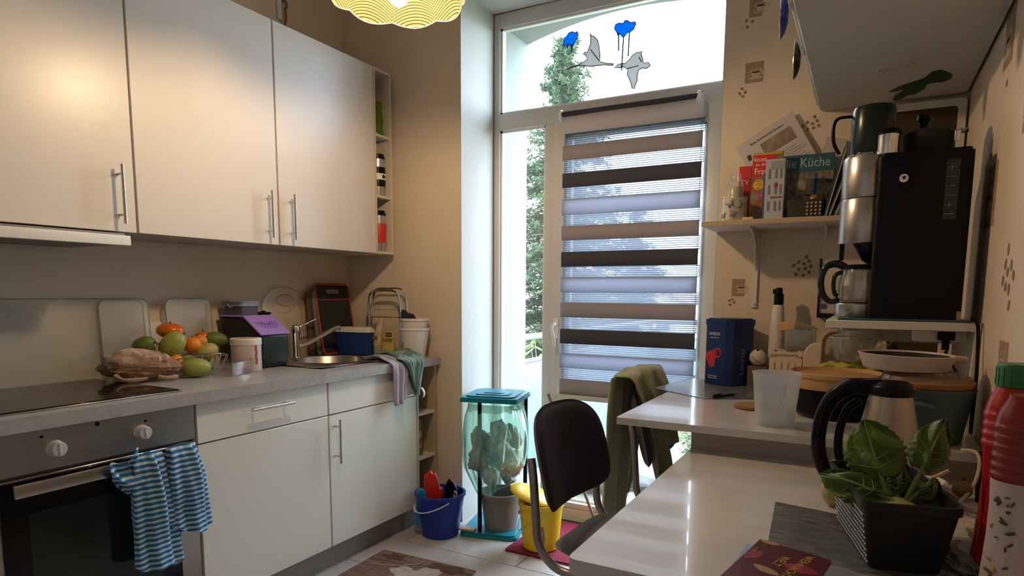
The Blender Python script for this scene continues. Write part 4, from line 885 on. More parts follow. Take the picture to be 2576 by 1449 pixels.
# ---------------- chairs ----------------
M['seat'] = mat('seat_fabric', (.016,.013,.024), .9, bump=(400,.5,.001), sheen=.1, n=(30,.4,(.024,.019,.032)))
M['seat2'] = mat('seat_pad', (.12,.11,.10), .9, bump=(200,.5,.002), n=(40,.6,(.18,.165,.15)))
M['tubem'] = mat('chair_tube', (.36,.31,.30), .35, .8)
M['tubeb'] = mat('chair_tube_base', (.10,.055,.045), .4, .5)
def chair(label, x, y, rz):
    t = thing('cantilever_chair', label, 'chair', (x, y, 0), rz, 'chairs at the tables')
    # chair faces +x; local origin under the back
    def bf(side):
        def f(u, v):   # superellipse pillow, u angle, v 0..1 radius
            a = 2*PI*u; sn = math.sin(a); ex = .62 if sn > 0 else .40
            cy = math.copysign(abs(math.cos(a))**ex, math.cos(a)); cz = math.copysign(abs(sn)**ex, sn)
            Y = .222*cy*v*(1-.05*max(0, cz)*v); Z = .150*cz*v; th = .021*(1-v**5)**.5
            zc = .700+Z
            return (.028+side*th-.24*(zc-.56)+1.0*Y*Y, Y, zc)
        return f
    b = MB(); b.grid(bf(1), 56, 14, closeu=True); b.grid(bf(-1), 56, 14, closeu=True); bmesh.ops.remove_doubles(b.bm, verts=b.bm.verts, dist=.0008); obj('backrest', b, M['seat'], t, sharp=180)
    for s in (-1, 1):
        yy = s*.205
        b = MB(); b.tube([(-.005,yy*.96,.715),(.008,yy,.66),(.018,yy,.55),(.028,yy,.47),(.075,yy,.415),(.15,yy,.402),(.36,yy,.408),(.41,yy,.385),(.425,yy,.33),(.40,yy,.10),(.385,yy,.03),(.34,yy,.011),(.20,yy,.011),(.02,yy,.011)], .0125, 12, smooth=5); obj('side_frame', b, M['tubem'], t)
    b = MB(); b.cyl((.0,-.205,.011), (.0,.205,.011), .011, 12); obj('floor_bar', b, M['tubeb'], t)
    def sf(side):
        def f(u, v):
            a = 2*PI*u; ex = .35
            cx = math.copysign(abs(math.cos(a))**ex, math.cos(a)); cy = math.copysign(abs(math.sin(a))**ex, math.sin(a))
            X = .205*cx*v; Y = .185*cy*v; th = .022*(1-v**6)**.5
            return (.245+X, Y, .443+side*th-.014*math.cos(X*7)*(v)+.012)
        return f
    b = MB(); b.grid(sf(1), 48, 10, closeu=True); b.grid(sf(-1), 48, 10, closeu=True); bmesh.ops.remove_doubles(b.bm, verts=b.bm.verts, dist=.0008); obj('seat', b, M['seat2'], t, sharp=180)
    return t
chair('near chair with a curved dark backrest drawn up to the lower table', -.800, 1.80, -.06)
chair('far chair under the olive throw, at the raised table', -.715, 2.40, .02)
# olive throw over the far chair
M['throw'] = mat('olive_throw', (.36,.37,.21), .95, bump=(220,.7,.003), sheen=.4, n=(12,.4,(.42,.42,.25)))
t = thing('olive_throw', 'olive green throw draped over the back of the far chair', 'throw', (-.76, 2.40, .89))
def thr(u, v):
    # v: 0 room-side hem .. 0.5 top .. 1 table-side hem ; u across (y)
    side = -1 if v < .5 else 1; q = abs(v-.5)*2
    L0 = .56 if side < 0 else .40
    L0 *= (1+.22*math.sin(u*PI*1.1+(.3 if side < 0 else 1.6)))
    d_ = q*L0; w = .40*(1-.42*q*q) if side < 0 else .42*(1-.30*q)
    y = (u-.5)*w-(.07*q if side < 0 else -.05*q)
    fold = .022*math.sin(u*15+side+q*1.5)*min(1, q*3)+.010*math.sin(u*31+q*4)
    x = side*(.034*min(1, d_/.045)+.05*q*(1 if side < 0 else .6))+fold*(1 if side > 0 else 1.2)+.20*max(0, .9-0)*0
    z = -max(0, d_-.03)+.006*math.sin(u*20); 
    tilt = -.0
    return (x+tilt+.26*d_*(.55 if side > 0 else .15), y, z+.012*(1-q)*math.sin(u*PI))
b = MB(); b.grid(thr, 44, 60); obj('cloth', b, M['throw'], t, solid=.005, sharp=80)
# ---------------- things on the raised table ----------------
M['navy'] = mat('tin_navy', (.005,.025,.13), .35)
t = thing('coffee_tin', 'tall navy blue coffee tin with a red cup emblem and white lettering', 'tin', (-.455, 2.590, UZ+.004), rz=-.62)
a_, c_ = .074, .052
oct_ = [(-a_,-c_),(-c_,-a_),(c_,-a_),(a_,-c_),(a_,c_),(c_,a_),(-c_,a_),(-a_,c_)]
b = MB(); b.prism([(x*.97, y*.97) for x, y in oct_], 0, .243, 'z'); bd = obj('body', b, M['navy'], t)
b = MB(); b.prism([(x*1.01, y*1.01) for x, y in oct_], .228, .250, 'z'); b.prism([(x*.9, y*.9) for x, y in oct_], .250, .254, 'z'); obj('lid', b, M['navy'], t)
yf = -a_*.97-.0006
text('LAVAZZA', .0165, M['twhite'], bd, TX((-.006, yf, .190), (1,0,0), (0,0,1)), sx=.82)
text('TORINO, ITALIA, 1895', .0048, M['twhite'], bd, TX((-.006, yf, .179), (1,0,0), (0,0,1)))
text('IL CAFFE DI FAMIGLIA', .005, M['twhite'], bd, TX((-.010, yf, .030), (1,0,0), (0,0,1)))
text('DAL 1895 A TORINO', .005, M['twhite'], bd, TX((-.010, yf, .022), (1,0,0), (0,0,1)))
b = MB(); b.prism([(-.048,.120),(.010,.140),(.012,.128),(-.004,.068),(-.024,.062),(-.046,.098)], yf-.0004, yf+.0002, 'y')
P = [(.016+.016*math.cos(k), .122+.016*math.sin(k)) for k in [2*PI*i/16 for i in range(16)]]
b.tube([(x, yf, z) for x, z in P], .0038, 6, closed=True, flat=1); obj('red_cup_emblem', b, mat('emblem_red', (.55,.02,.02), .45), bd)
xf = a_*.97+.0006
text('Lavazza', .034, mat('grey_script', (.16,.20,.26), .5), bd, TX((xf, .006, .040), (0,0,1), (0,-1,0)), align='LEFT')
def mat_flat(name, label, P, z, mt, th=.0015, cat='placemat', group=None):
    cx = sum(p[0] for p in P)/len(P); cy = sum(p[1] for p in P)/len(P)
    b = MB(); b.prism([(x-cx, y-cy) for x, y in P], 0, th, 'z'); return tag(obj(name, b, mt, loc=(cx, cy, z)), label, cat, group)
M['pm1'] = mat('placemat_print', (.10,.13,.15), .22, n=(9,.5,(.30,.33,.33)), n2=(22,.5,(.08,.09,.08)))
mat_flat('placemat', 'glossy grey-blue printed placemat under the navy tin, overhanging the table side', [(-.672,2.32),(-.622,2.67),(-.36,2.69),(-.31,2.25),(-.45,2.17)], UZ+.0006, M['pm1'])
t = thing('pen', 'black pen lying on the grey-blue placemat', 'pen', (-.40, 2.235, UZ+.008), rz=1.1)
b = MB(); b.cyl((-.06,0,0), (.045,0,0), .0045, 10); obj('barrel', b, M['black'], t); b = MB(); b.cyl((.045,0,0), (.062,0,0), .0045, 10, r2=.001); obj('tip', b, M['black'], t); b = MB(); b.box(-.06, -.02, -.0015, .0015, .004, .008); obj('clip', b, M['black'], t)
b = MB(); b.lathe([(0,0),(.052,0),(.055,.002),(.055,.008),(.053,.010),(0,.010)], seg=36); tag(obj('cork_coaster', b, M['cork'], loc=(-.287, 2.075, UZ+.001)), 'round cork coaster partly behind the translucent jug', 'coaster')
t = thing('measuring_jug', 'translucent white plastic beaker on the raised table', 'jug', (-.196, 1.835, UZ+.001))
M['jugm'] = thin('jug_plastic', (.80,.82,.86), .42, .22, .05, translucent=.45)
b = MB(); b.lathe([(0,.004),(.042,.004),(.046,0),(.048,.004),(.050,.02),(.061,.138),(.0635,.140),(.0635,.143),(.060,.143),(.0485,.022),(.045,.008),(0,.008)], seg=44); obj('body', b, M['jugm'], t)
b = MB()
for k in range(7): b.box(-.0600+.0, -.0588, -.004, .004, .03+.014*k, .0308+.014*k, T=Matrix.Rotation(1.9, 4, 'Z') @ Matrix.Translation((.0045-.0012*k, 0, 0)))
obj('scale_marks', b, M['white'], t, kind='stuff')
b = MB(); b.tube([(.02,-.0588,.118),(.030,-.0560,.118),(.028,-.0535,.10),(.022,-.0545,.085),(.021,-.052,.03)], .0012, 5); obj('strap', b, mat('cream_mark', (.7,.62,.45), .5), t)
t = thing('casserole', 'black oval pot with a tan wooden-look lid behind the jug', 'pot', (-.060, 2.065, UZ+.001))
b = MB(); b.lathe([(0,0),(.095,0),(.105,.01),(.114,.09),(.112,.094),(0,.094)], seg=44, sx=1.03); obj('body', b, M['black'], t)
b = MB(); b.lathe([(.119,.084),(.122,.092),(.121,.112),(.126,.118),(.126,.128),(.120,.130),(.112,.120),(0,.118)], seg=44, sx=1.03); obj('lid', b, mat('lid_tan', (.58,.34,.15), .5, n=((3,60,8),.5,(.50,.28,.12))), t)
t = thing('spray_bottle', 'slim white spray bottle with a black pump head behind the cream rack', 'bottle', (-.288, 2.615, UZ+.001))
b = MB(); b.lathe([(0,0),(.028,0),(.029,.005),(.029,.12),(.028,.20),(.020,.305),(.017,.312),(0,.312)], seg=24); obj('body', b, mat('bottle_white', (.72,.62,.57), .3), t)
b = MB(); b.lathe([(.0175,.31),(.0175,.350),(.013,.353),(.011,.375),(0,.376)], seg=18); b.box(-.022, .012, -.007, .007, .352, .371, bev=.003); obj('pump', b, M['black'], t)
t = thing('brown_carton', 'low brown carton under the round kitchen timer', 'carton', (-.345, 2.585, UZ+.001))
b = MB(); b.box(-.035, .035, -.03, .03, 0, .080, bev=.002); obj('body', b, mat('carton_brown', (.13,.09,.06), .7), t)
b = MB(); b.box(-.035, .035, -.004, .004, .0803, .0809); obj('tape', b, mat('tape_b', (.22,.16,.10), .4), t)
t = thing('kitchen_timer', 'round cream kitchen timer ball beside the navy tin', 'timer', (-.345, 2.57, UZ+.082), rx=.15)
b = MB(); b.ball((0,0,.032), .031, .029, .031, 28, 18); obj('body', b, mat('timer_cream', (.62,.52,.42), .5), t)
b = MB(); b.tube([(-.018,-.0255,.040),(-.006,-.0305,.030),(.012,-.029,.018)], .001, 4); b.box(-.003, .005, -.012, -.004, .058, .066); obj('dial_mark', b, M['black'], t)
# cream rack with slots
t = thing('cream_rack', 'cream plastic slotted holder standing behind the jug', 'rack', (-.225, 2.48, UZ+.001))
b = MB(); b.box(-.062, .045, -.06, -.052, .0, .150, bev=.002); b.box(-.062, .045, .052, .06, 0, .150, bev=.002); b.box(-.062, -.055, -.052, .052, 0, .150, bev=.002); b.box(.038, .045, -.052, .052, 0, .150, bev=.002); b.box(-.06, .043, -.058, .058, 0, .006)
for i in range(5): b.box(-.050+.022*i, -.044+.022*i, -.064, -.059, .0, .115, bev=.002)
b.box(-.064, -.045, -.066, -.058, .135, .156, bev=.002); b.box(.030, .047, -.066, -.058, .135, .156, bev=.002); b.box(-.064, .047, -.065, -.059, .140, .150, bev=.002)
obj('slotted_body', b, M['cream'], t)
t = thing('cream_divider', 'cream plastic round-shouldered panel beside the slotted holder', 'holder', (-.150, 2.415, UZ+.001))
b = MB(); b.prism([(-.027,0),(.030,0),(.030,.185),(.005,.185),(-.012,.176),(-.023,.160),(-.027,.140)], -.012, .06, 'y'); o = obj('panel', b, M['cream'], t); q = o.modifiers.new('b', 'BEVEL'); q.width = .003; q.segments = 2
b = MB(); b.box(.030, .036, -.01, .058, 0, .12, bev=.002); obj('side_flange', b, M['cream'], t)
t = thing('clear_case', 'clear plastic case with an orange tag propped on the slotted holder', 'case', (-.198, 2.535, UZ+.1512))
b = MB(); b.box(-.052, .050, -.014, .014, 0, .074, bev=.003); obj('shell', b, thin('case_clear', (.45,.47,.44), .45, .12, .08), t)
b = MB(); b.box(-.045, .042, -.010, .010, .005, .068); obj('contents', b, mat('case_grey', (.22,.21,.19), .6), t)
b = MB(); b.box(-.064, -.028, -.018, -.0155, .076, .106, T=Matrix.Rotation(-.08, 4, 'Y')); tg = obj('orange_tag', b, mat('orange_tag', (.70,.42,.13), .5), t)
b = MB(); b.box(-.026, .01, -.012, .008, .0745, .085, T=Matrix.Rotation(.2, 4, 'Y')); obj('hinge', b, M['greyp'], t)
b = MB(); b.prism([(-.02,.078),(-.016,.108),(.058,.079),(.058,.075)], -.006, .004, 'y'); obj('metal_arm', b, mat('olive_metal', (.30,.26,.18), .4, .3), t)
t = thing('cream_tray', 'tall round-cornered cream tray leaning against the back wall', 'tray', (-.05, 2.62, UZ+.001), rx=-.10)
b = MB(); b.prism(rrect(-.085, .12, 0, .22, .045, 7), 0, .008, 'y'); obj('base', b, M['cream'], t); b = MB(); b.tube([(x, -.004, z) for x, z in rrect(-.085, .12, .004, .22, .045, 7)], .007, 6, closed=True); obj('rim', b, M['cream'], t)
# yellow cloth + stacked glass bowls
t = thing('yellow_cloth', 'folded yellow-green cloth under the glass jugs', 'cloth', (-.015, 2.33, UZ+.115))
b = MB(); b.grid(lambda u, v: ((u-.5)*.21*(1+.06*math.sin(v*9)), (v-.5)*.13*(1+.08*math.sin(u*8)), .004+.010*math.sin(u*8)*math.sin(v*6)+.009*math.sin(u*17+v*5)-.022*max(0, abs(u-.5)-.38)*8), 34, 24); obj('fold', b, mat('cloth_yellow', (.36,.34,.03), .85, n=(10,.5,(.45,.42,.06))), t, solid=.012)
t = thing('storage_crate', 'low box carrying the yellow cloth and glass jugs, hidden behind the pot lid', 'box', (-.01, 2.33, UZ+.001))
b = MB(); b.box(-.095, .10, -.065, .065, 0, .096, bev=.004); obj('body', b, M['cream'], t); b = MB(); b.box(-.098, .103, -.068, .068, .080, .100, bev=.003); obj('lid', b, M['white'], t)
def glassjug(name, label, x, y, z, r0, r1, h, spout=0, tilt=0):
    t = thing(name, label, 'glass jug', (x, y, z), ry=tilt, group='glass jugs under the machine shelf')
    b = MB(); b.lathe([(0,.001),(r0,.001),(r0+.004,.006),(r1-.006,h-.02),(r1,h),(r1-.002,h+.001),(r1-.008,h-.02),(r0+.001,.008),(0,.005)], seg=40); obj('bowl', b, M['clear2'], t)
    b = MB(); b.tube([(r1*math.cos(k), r1*math.sin(k), h+(spout*max(0, math.cos(k-PI))**6)) for k in [2*PI*i/40 for i in range(40)]], .0022, 6, closed=True); obj('rim', b, thin('glass_rim', (.75,.8,.7), .5, .05, .3), t)
    b = MB(); b.tube([(r1-.004,0,h-.012),(r1+.022,0,h-.012),(r1+.026,0,h-.03),(r0+.012,0,h*.35)], .004, 8, smooth=4); obj('handle', b, M['clear2'], t)
    return t
glassjug('glass_jug', 'lower clear glass measuring jug on the yellow cloth', -.035, 2.33, UZ+.140, .040, .062, .075)
glassjug('glass_jug', 'upper clear glass jug nested in the lower one, tilted rim', -.018, 2.33, UZ+.158, .042, .064, .078, .012, .09)
# blue-grey bucket with wooden lid and pan
t = thing('metal_bucket', 'blue-grey bucket with moulded handle band below the machine shelf', 'bucket', (.140, 1.835, UZ+.001))
b = MB(); b.lathe([(0,0),(.078,0),(.082,.004),(.096,.10),(.102,.125),(.104,.128),(.104,.133),(.099,.133),(0,.12)], seg=48); bd = obj('body', b, M['galv'], t)
b = MB(); T = Matrix.Rotation(-1.75, 4, 'Z'); b.tube([T @ Vector((.100*math.cos(k)+.001, .100*math.sin(k), .092+.006*math.cos(k*5))) for k in [-.32+.64*i/10 for i in range(11)]], .008, 8); obj('handle_band', b, M['galv'], bd)
t = thing('wooden_platter', 'reddish-brown wooden lid with glass dome on the blue-grey bucket', 'platter', (.140, 1.835, UZ+.135))
b = MB(); b.lathe([(0,0),(.099,0),(.101,.003),(.101,.012),(.097,.015),(0,.015)], seg=44); obj('disc', b, M['wood'], t)
b = MB(); b.lathe([(.095,.015),(.092,.024),(.07,.0325),(0,.034)], seg=40); obj('dome', b, thin('dome_glass', (.45,.30,.22), .35, .1, .1), t)
t = thing('white_pan', 'shallow white pan with dark inside on top of the wooden lid', 'pan', (.095, 1.845, UZ+.171), ry=.015)
b = MB(); b.lathe([(0,0),(.088,0),(.092,.003),(.104,.035),(.106,.037),(.103,.038),(.090,.012),(0,.010)], seg=44); obj('body', b, mat('pan_white', (.66,.56,.50), .35), t)
b = MB(); b.lathe([(.0,.0105),(.089,.0125),(.099,.033),(.098,.034),(.088,.014),(0,.0115)], seg=44); obj('coating', b, M['blackmatt'], t)
b = MB(); b.tube([(.095,.01,.028),(.11,.015,.03),(.125,.02,.028)], .008, 8); obj('handle_stub', b, M['cream'], t)
# kettle
t = thing('electric_kettle', 'brushed steel electric kettle with a big black loop handle', 'kettle', (.060, 1.575, LZ+.001)); t.scale = (1,1,1.08)
b = MB(); b.lathe([(0,0),(.072,0),(.078,.004),(.078,.016),(.070,.020),(0,.020)], seg=40); obj('power_base', b, M['black'], t)
b = MB(); b.lathe([(0,.021),(.068,.021),(.069,.03),(.064,.08),(.056,.13),(.046,.175),(.040,.203),(0,.203)], seg=48); obj('body', b, mat('kettle_steel', (.50,.43,.37), .42, .85, n=((120,120,3),.4,(.42,.36,.31))), t)
b = MB(); b.lathe([(.0415,.200),(.0445,.203),(.0445,.215),(.040,.222),(.030,.228),(0,.231)], seg=40); b.prism([(-.03,.205),(-.075,.200),(-.080,.214),(-.055,.228),(-.02,.232)], -.017, .017, 'y'); obj('lid', b, M['black'], t)
b = MB(); b.tube([(.043*math.cos(k), .043*math.sin(k), .2165+.003*math.sin(k)) for k in [-PI*.97+.97*2*PI*i/40*.62 for i in range(41)]], .0012, 5); obj('trim_line', b, mat('silver_line', (.6,.6,.55), .3, .8), t)
b = MB(); b.tube([(-.040,0,.212),(-.075,0,.212),(-.108,0,.190),(-.128,0,.150),(-.134,0,.105),(-.130,0,.065),(-.116,0,.030),(-.090,0,.016),(-.068,0,.014)], .014, 14, smooth=5, radii=[.016,.017,.0165,.0155,.015,.015,.0145,.013,.012], flat=1.0)
b.tube([(-.056,0,.185),(-.078,0,.168),(-.090,0,.135),(-.094,0,.10),(-.090,0,.065),(-.078,0,.038),(-.066,0,.03)], .009, 10, smooth=5)
obj('handle', b, M['black'], t)
# ---------------- machine shelf and coffee machine ----------------
SZ = 1.120
t = thing('machine_shelf', 'white shelf box on the right wall carrying the coffee machine', 'shelf', (.09, 2.34, UZ))
b = MB(); b.box(-.183, .170, -.358, .10, SZ-UZ-.022, SZ-UZ, bev=.0015, seg=1); obj('board', b, M['whitemetal'], t)
b = MB(); b.box(.158, .170, -.355, .10, .001, SZ-UZ-.0225); obj('side_panel', b, M['whitemetal'], t)
b = MB(); b.box(-.16, .157, .088, .10, .20, SZ-UZ-.0225); obj('back_panel', b, M['carc'], t)
t = thing('power_strip', 'white power strip with plug fixed under the machine shelf', 'power strip', (.175, 2.10, SZ-.024))
b = MB(); b.box(-.055, .055, -.03, .03, -.032, -.0, bev=.004); obj('body', b, M['white'], t)
b = MB(); b.box(-.0, .04, -.045, -.0305, -.026, -.004, bev=.003); b.cyl((.02,-.038,-.026), (.02,-.038,-.052), .009, 12); obj('plug', b, M['black'], t)
def cable(name, label, pts, r, mt, sm=6): 
    b = MB(); c = Vector(pts[0]); b.tube([Vector(p)-c for p in pts], r, 8, smooth=sm); return tag(obj(name, b, mt, loc=c), label, 'cable', 'cables at the right wall')
cable('power_cable', 'thick black cable running down the right wall from the coffee machine', [(.240,1.985,1.130),(.2485,1.955,1.115),(.250,1.93,1.05),(.248,1.90,.98),(.2445,1.88,.90),(.242,1.86,.86)], .0045, M['black'])
cable('power_cable', 'black cable looping from the plug under the machine shelf behind the bucket', [(.195,2.062,1.040),(.215,2.04,1.0),(.232,2.0,.96),(.237,1.97,.90),(.236,1.955,.85)], .003, M['black'])
cable('power_cable', 'black cable bundle beside the lower table edge at the right wall', [(.243,1.70,.85),(.247,1.69,.80),(.240,1.67,.775),(.232,1.60,.766)], .006, M['black'])
cable('thin_cable', 'thin cream cable curling beside the blue-grey bucket', [(.212,1.735,.842),(.235,1.70,.846),(.238,1.67,.82),(.222,1.62,.785),(.19,1.55,.766),(.165,1.50,.7655)], .0035, M['cream'])
b = MB(); b.box(-.135, .168, -.13, .13, 0, .006, bev=.002); tag(obj('glass_tray', b, mat('teal_glass', (.03,.10,.11), .15), loc=(.070, 2.115, SZ+.0005)), 'dark teal glass plate under the coffee machine', 'tray')
cm = thing('coffee_machine', 'tall black filter coffee machine with steel filter drum and glass carafe', 'coffee machine', (.112, 2.105, SZ+.0068))
b = MB(); b.prism(rrect(-.105, .105, -.115, .115, .012, 4), .0, .425, 'z'); b.prism(rrect(-.10, .10, -.11, .11, .012, 4), .425, .433, 'z'); bd = obj('body', b, M['black'], cm)
b = MB(); b.cyl((-.045, -.1152, .365), (-.045, -.1165, .365), .0105, 24); obj('badge', b, mat('badge_white', (.75,.72,.68), .4), bd)
b = MB(); b.prism([(-.049,.370),(-.041,.370),(-.043,.362),(-.047,.362)], -.1172, -.1166, 'y'); obj('badge_cup', b, M['black'], bd)
b = MB(); b.lathe([(0,-.1),(.010,-.1),(.010,.0)], seg=8) if False else b.box(.046, .075, -.1158, -.1152, .255, .405); gw = obj('level_window', b, mat('level_dark', (.02,.028,.02), .2), bd)
for k in range(6):
    z = .268+.0232*k; b = MB(); b.box(.048, .069, -.1163, -.1158, z, z+.0011)
    if k in (1, 5): b.box(.057, .059, -.1163, -.1158, z-.006, z+.007)
    obj('level_mark', b, mat('mark_grey', (.35,.36,.34), .5) if k == 0 else M['markg'] if 'markg' in M else M['greyp'], gw)
b = MB(); b.box(.094, .103, -.116, -.1155, .0, .022); obj('corner_label', b, mat('pink_label', (.40,.24,.18), .6), bd)
DX, DY = -.125, -.02
M['drum'] = mat('drum_steel', (.52,.48,.45), .30, 1, n=((3,3,200),.6,(.44,.40,.38)))
for z0, z1, nm in ((.328, .438, 'upper_drum'), (.205, .326, 'filter_drum')):
    b = MB(); b.lathe([(0,z0),(.066,z0),(.0675,z0+.003),(.0675,z1-.003),(.066,z1),(0,z1)], (DX, DY, 0), 40); obj(nm, b, M['drum'], cm)
b = MB(); b.lathe([(0,.438),(.062,.438),(.064,.441),(.060,.446),(0,.447)], (DX, DY, 0), 36); obj('drum_cap', b, M['chrome'], cm)
b = MB(); b.lathe([(0,.205),(.05,.205),(.025,.160),(.012,.150),(0,.150)], (DX+.02, DY, 0), 28); b.box(DX-.062, DX-.050, DY-.006, DY+.006, .160, .207, bev=.003); obj('filter_outlet', b, M['black'], cm)
b = MB(); b.lathe([(0,.0),(.064,.0),(.066,.003),(.066,.036),(.063,.039),(0,.039)], (DX, DY, 0), 40); obj('hotplate_base', b, M['drum'], cm)
b = MB(); b.lathe([(0,.0395),(.058,.0395),(.058,.042),(0,.042)], (DX, DY, 0), 36); obj('hotplate', b, M['black'], cm)
t = thing('glass_carafe', 'glass coffee carafe with black handle on the machine hotplate', 'carafe', (.112+DX, 2.105+DY, SZ+.0068+.043))
b = MB(); b.lathe([(0,.001),(.050,.001),(.056,.006),(.060,.03),(.059,.06),(.050,.088),(.047,.098),(.045,.098),(.048,.088),(.057,.06),(.058,.03),(.054,.008),(0,.004)], seg=44); obj('bowl', b, thin('carafe_glass', (.35,.33,.28), .16, .03, .14), t)
b = MB(); b.lathe([(.0475,.090),(.051,.092),(.051,.100),(.046,.104),(0,.105)], seg=36); b.lathe([(.058,.062),(.0605,.064),(.0605,.070),(.058,.072)], seg=36) if False else None; ld = obj('lid', b, M['black'], t)
b = MB(); b.tube([(-.044,0,.098),(-.068,-.004,.108),(-.092,-.008,.100),(-.103,-.01,.075),(-.104,-.01,.045),(-.095,-.008,.015),(-.075,-.004,-.001),(-.056,0,.008)], .0085, 12, smooth=5, radii=[.010,.011,.0095,.009,.009,.009,.008,.007])
b.tube([(-.050,0,.085),(-.068,-.004,.075),(-.072,-.004,.05),(-.068,-.003,.025),(-.06,0,.016)], .006, 10, smooth=5); obj('handle', b, mat('gloss_black', (.012,.012,.013), .12), t)
# on top of the machine
TZ = SZ+.0068+.4335
t = thing('thermos_jug', 'tall black-green jug with wire loop handle on top of the coffee machine', 'jug', (-.012, 2.088, TZ+.014)); t.scale = (1,1,.86)
b = MB(); b.lathe([(0,0),(.052,0),(.054,.004),(.054,.135),(.050,.148),(.03,.155),(0,.157)], seg=40); obj('body', b, mat('jug_dark', (.012,.02,.018), .25, .2), t)
b = MB(); b.tube([(-.052,0,.128),(-.085,-.004,.126),(-.098,-.005,.105),(-.096,-.005,.05),(-.080,-.003,.012)], .005, 10, smooth=5); obj('handle', b, M['black'], t)
t = thing('chrome_canister', 'small chrome canister with glossy lid on top of the coffee machine', 'canister', (.026, 2.035, TZ+.001)); t.scale = (1,1,1.45)
b = MB(); b.lathe([(0,0),(.026,0),(.027,.002),(.027,.036),(0,.036)], seg=32); obj('body', b, M['chrome'], t); b = MB(); b.lathe([(0,.036),(.030,.036),(.031,.040),(.028,.045),(0,.047)], seg=32); obj('lid', b, M['black'], t)
t = thing('black_grinder', 'black pot with upright knob at the back of the machine top', 'pot', (.120, 2.12, TZ+.001))
b = MB(); b.lathe([(0,0),(.055,0),(.058,.005),(.060,.055),(.062,.060),(.05,.070),(.02,.074),(0,.075)], seg=36); obj('body', b, M['blackmatt'], t)
b = MB(); b.lathe([(0,.074),(.010,.074),(.012,.09),(.018,.10),(.016,.112),(0,.115)], (-.012, 0, 0), 20); obj('knob', b, M['black'], t)
b = MB(); b.tube([(.055,-.02,.055),(.075,-.03,.058),(.088,-.035,.058)], .006, 8, smooth=3); b.lathe([(0,0),(.009,0),(.009,.024),(0,.025)], (.062,-.045,.030), 14); obj('side_handle', b, M['chrome'], t)
# white framed brown board behind
t = thing('framed_board', 'dark brown board with rounded white frame leaning on the wall under the cupboard', 'board', (.142, 2.655, SZ+.001)) ; hgt = 1.842-SZ
t.location = (.142, 2.66, UZ+.001); hgt = 1.842-UZ
b = MB(); b.prism(rrect(-.095, .088, .01, hgt-.022, .012, 4), .004, .010, 'y'); obj('panel', b, mat('board_dark', (.09,.055,.02), .7, n=(5,.7,(.03,.02,.01))), t)
b = MB()
P0 = rrect(-.115, .112, 0, hgt, .014, 4); P1 = rrect(-.094, .088, .022, hgt-.024, .012, 4)
for yy in (.0, .022): pass
A0 = [b._v((x, 0, z)) for x, z in P0]; A1 = [b._v((x, 0, z)) for x, z in P1]; B0 = [b._v((x, .022, z)) for x, z in P0]; B1 = [b._v((x, .006, z)) for x, z in P1]
for i in range(len(P0)):
    j = (i+1) % len(P0); b.face([A0[i], A0[j], A1[j], A1[i]]); b.face([A0[j], A0[i], B0[i], B0[j]]); b.face([A1[i], A1[j], B1[j], B1[i]])
obj('frame', b, M['whitemetal'], t)
t = thing('wall_unit', 'cream wall-mounted box with a small round dark logo behind the carafe', 'box', (-.075, 2.70, 1.11))
b = MB(); b.box(-.075, .075, -.085, -.001, .01, .33, bev=.006); obj('body', b, mat('unit_cream', (.62,.53,.44), .5), t)
b = MB(); b.box(-.080, -.0755, -.095, -.0, .0, .21, bev=.002); b.box(-.08, .08, -.095, -.001, -.005, .0095, bev=.002); obj('black_edge', b, M['black'], t)
b = MB(); b.cyl((-.058,-.0855,.037), (-.058,-.0865,.037), .011, 20); obj('logo', b, mat('logo_blue', (.10,.11,.17), .5), t)
# cupboard over the right side
t = thing('wall_cupboard', 'grey-white cupboard hung high on the right wall above the coffee machine', 'cupboard', (.025, 2.02, 1.86))
b = MB(); b.box(-.215, .228, -1.02, .672, .0, .75, bev=.002, seg=1); bd = obj('body', b, mat('cupboard_grey', (.58,.58,.54), .6), t)
for k in range(3):
    y0 = -1.018+.564*k; b = MB(); b.box(-.2285, -.2158, y0+.002, y0+.562, .020, .746, bev=.0015, seg=1); obj('door', b, M['front'], t)
b = MB(); b.tube([(.0075+.047*math.cos(k), .262+.034*math.sin(k), -.002) for k in [2*PI*i/28 for i in range(28)]], .0045, 6, closed=True); b.tube([(.0075+.03*math.cos(k), .262+.018*math.sin(k), -.002) for k in [2*PI*i/20 for i in range(20)]], .004, 6, closed=True); obj('filler_mark', b, mat('filler', (.60,.56,.50), .7), bd)
LEAF = [(.023,2.5441),(.0499,2.4965),(.0731,2.474),(.107,2.4489),(.1192,2.4229),(.1319,2.3805),(.1535,2.3746),(.174,2.4071),(.1879,2.4365),(.1897,2.4784),(.1693,2.5053),(.1454,2.4975),(.1273,2.5074),(.1238,2.5606),(.0998,2.6111),(.0797,2.6114),(.0658,2.6428),(.0509,2.6576),(.039,2.6549),(.0414,2.6077),(.0665,2.5408),(.0708,2.5277),(.0419,2.5488)]
b = MB(); b.prism([(x-.025, y-2.02) for x, y in LEAF], -.0025, -.0003, 'z'); obj('leaf_sticker', b, mat('leaf_dark', (.012,.06,.02), .5), t)
for i, (y, z0, z1, mt, lb) in enumerate(((1.79, .055, .155, mat('plate_blue', (.02,.05,.35), .15, coat=.5), 'blue and silver'), (2.10, -.05, .055, M['chrome'], 'silver'))):
    pass
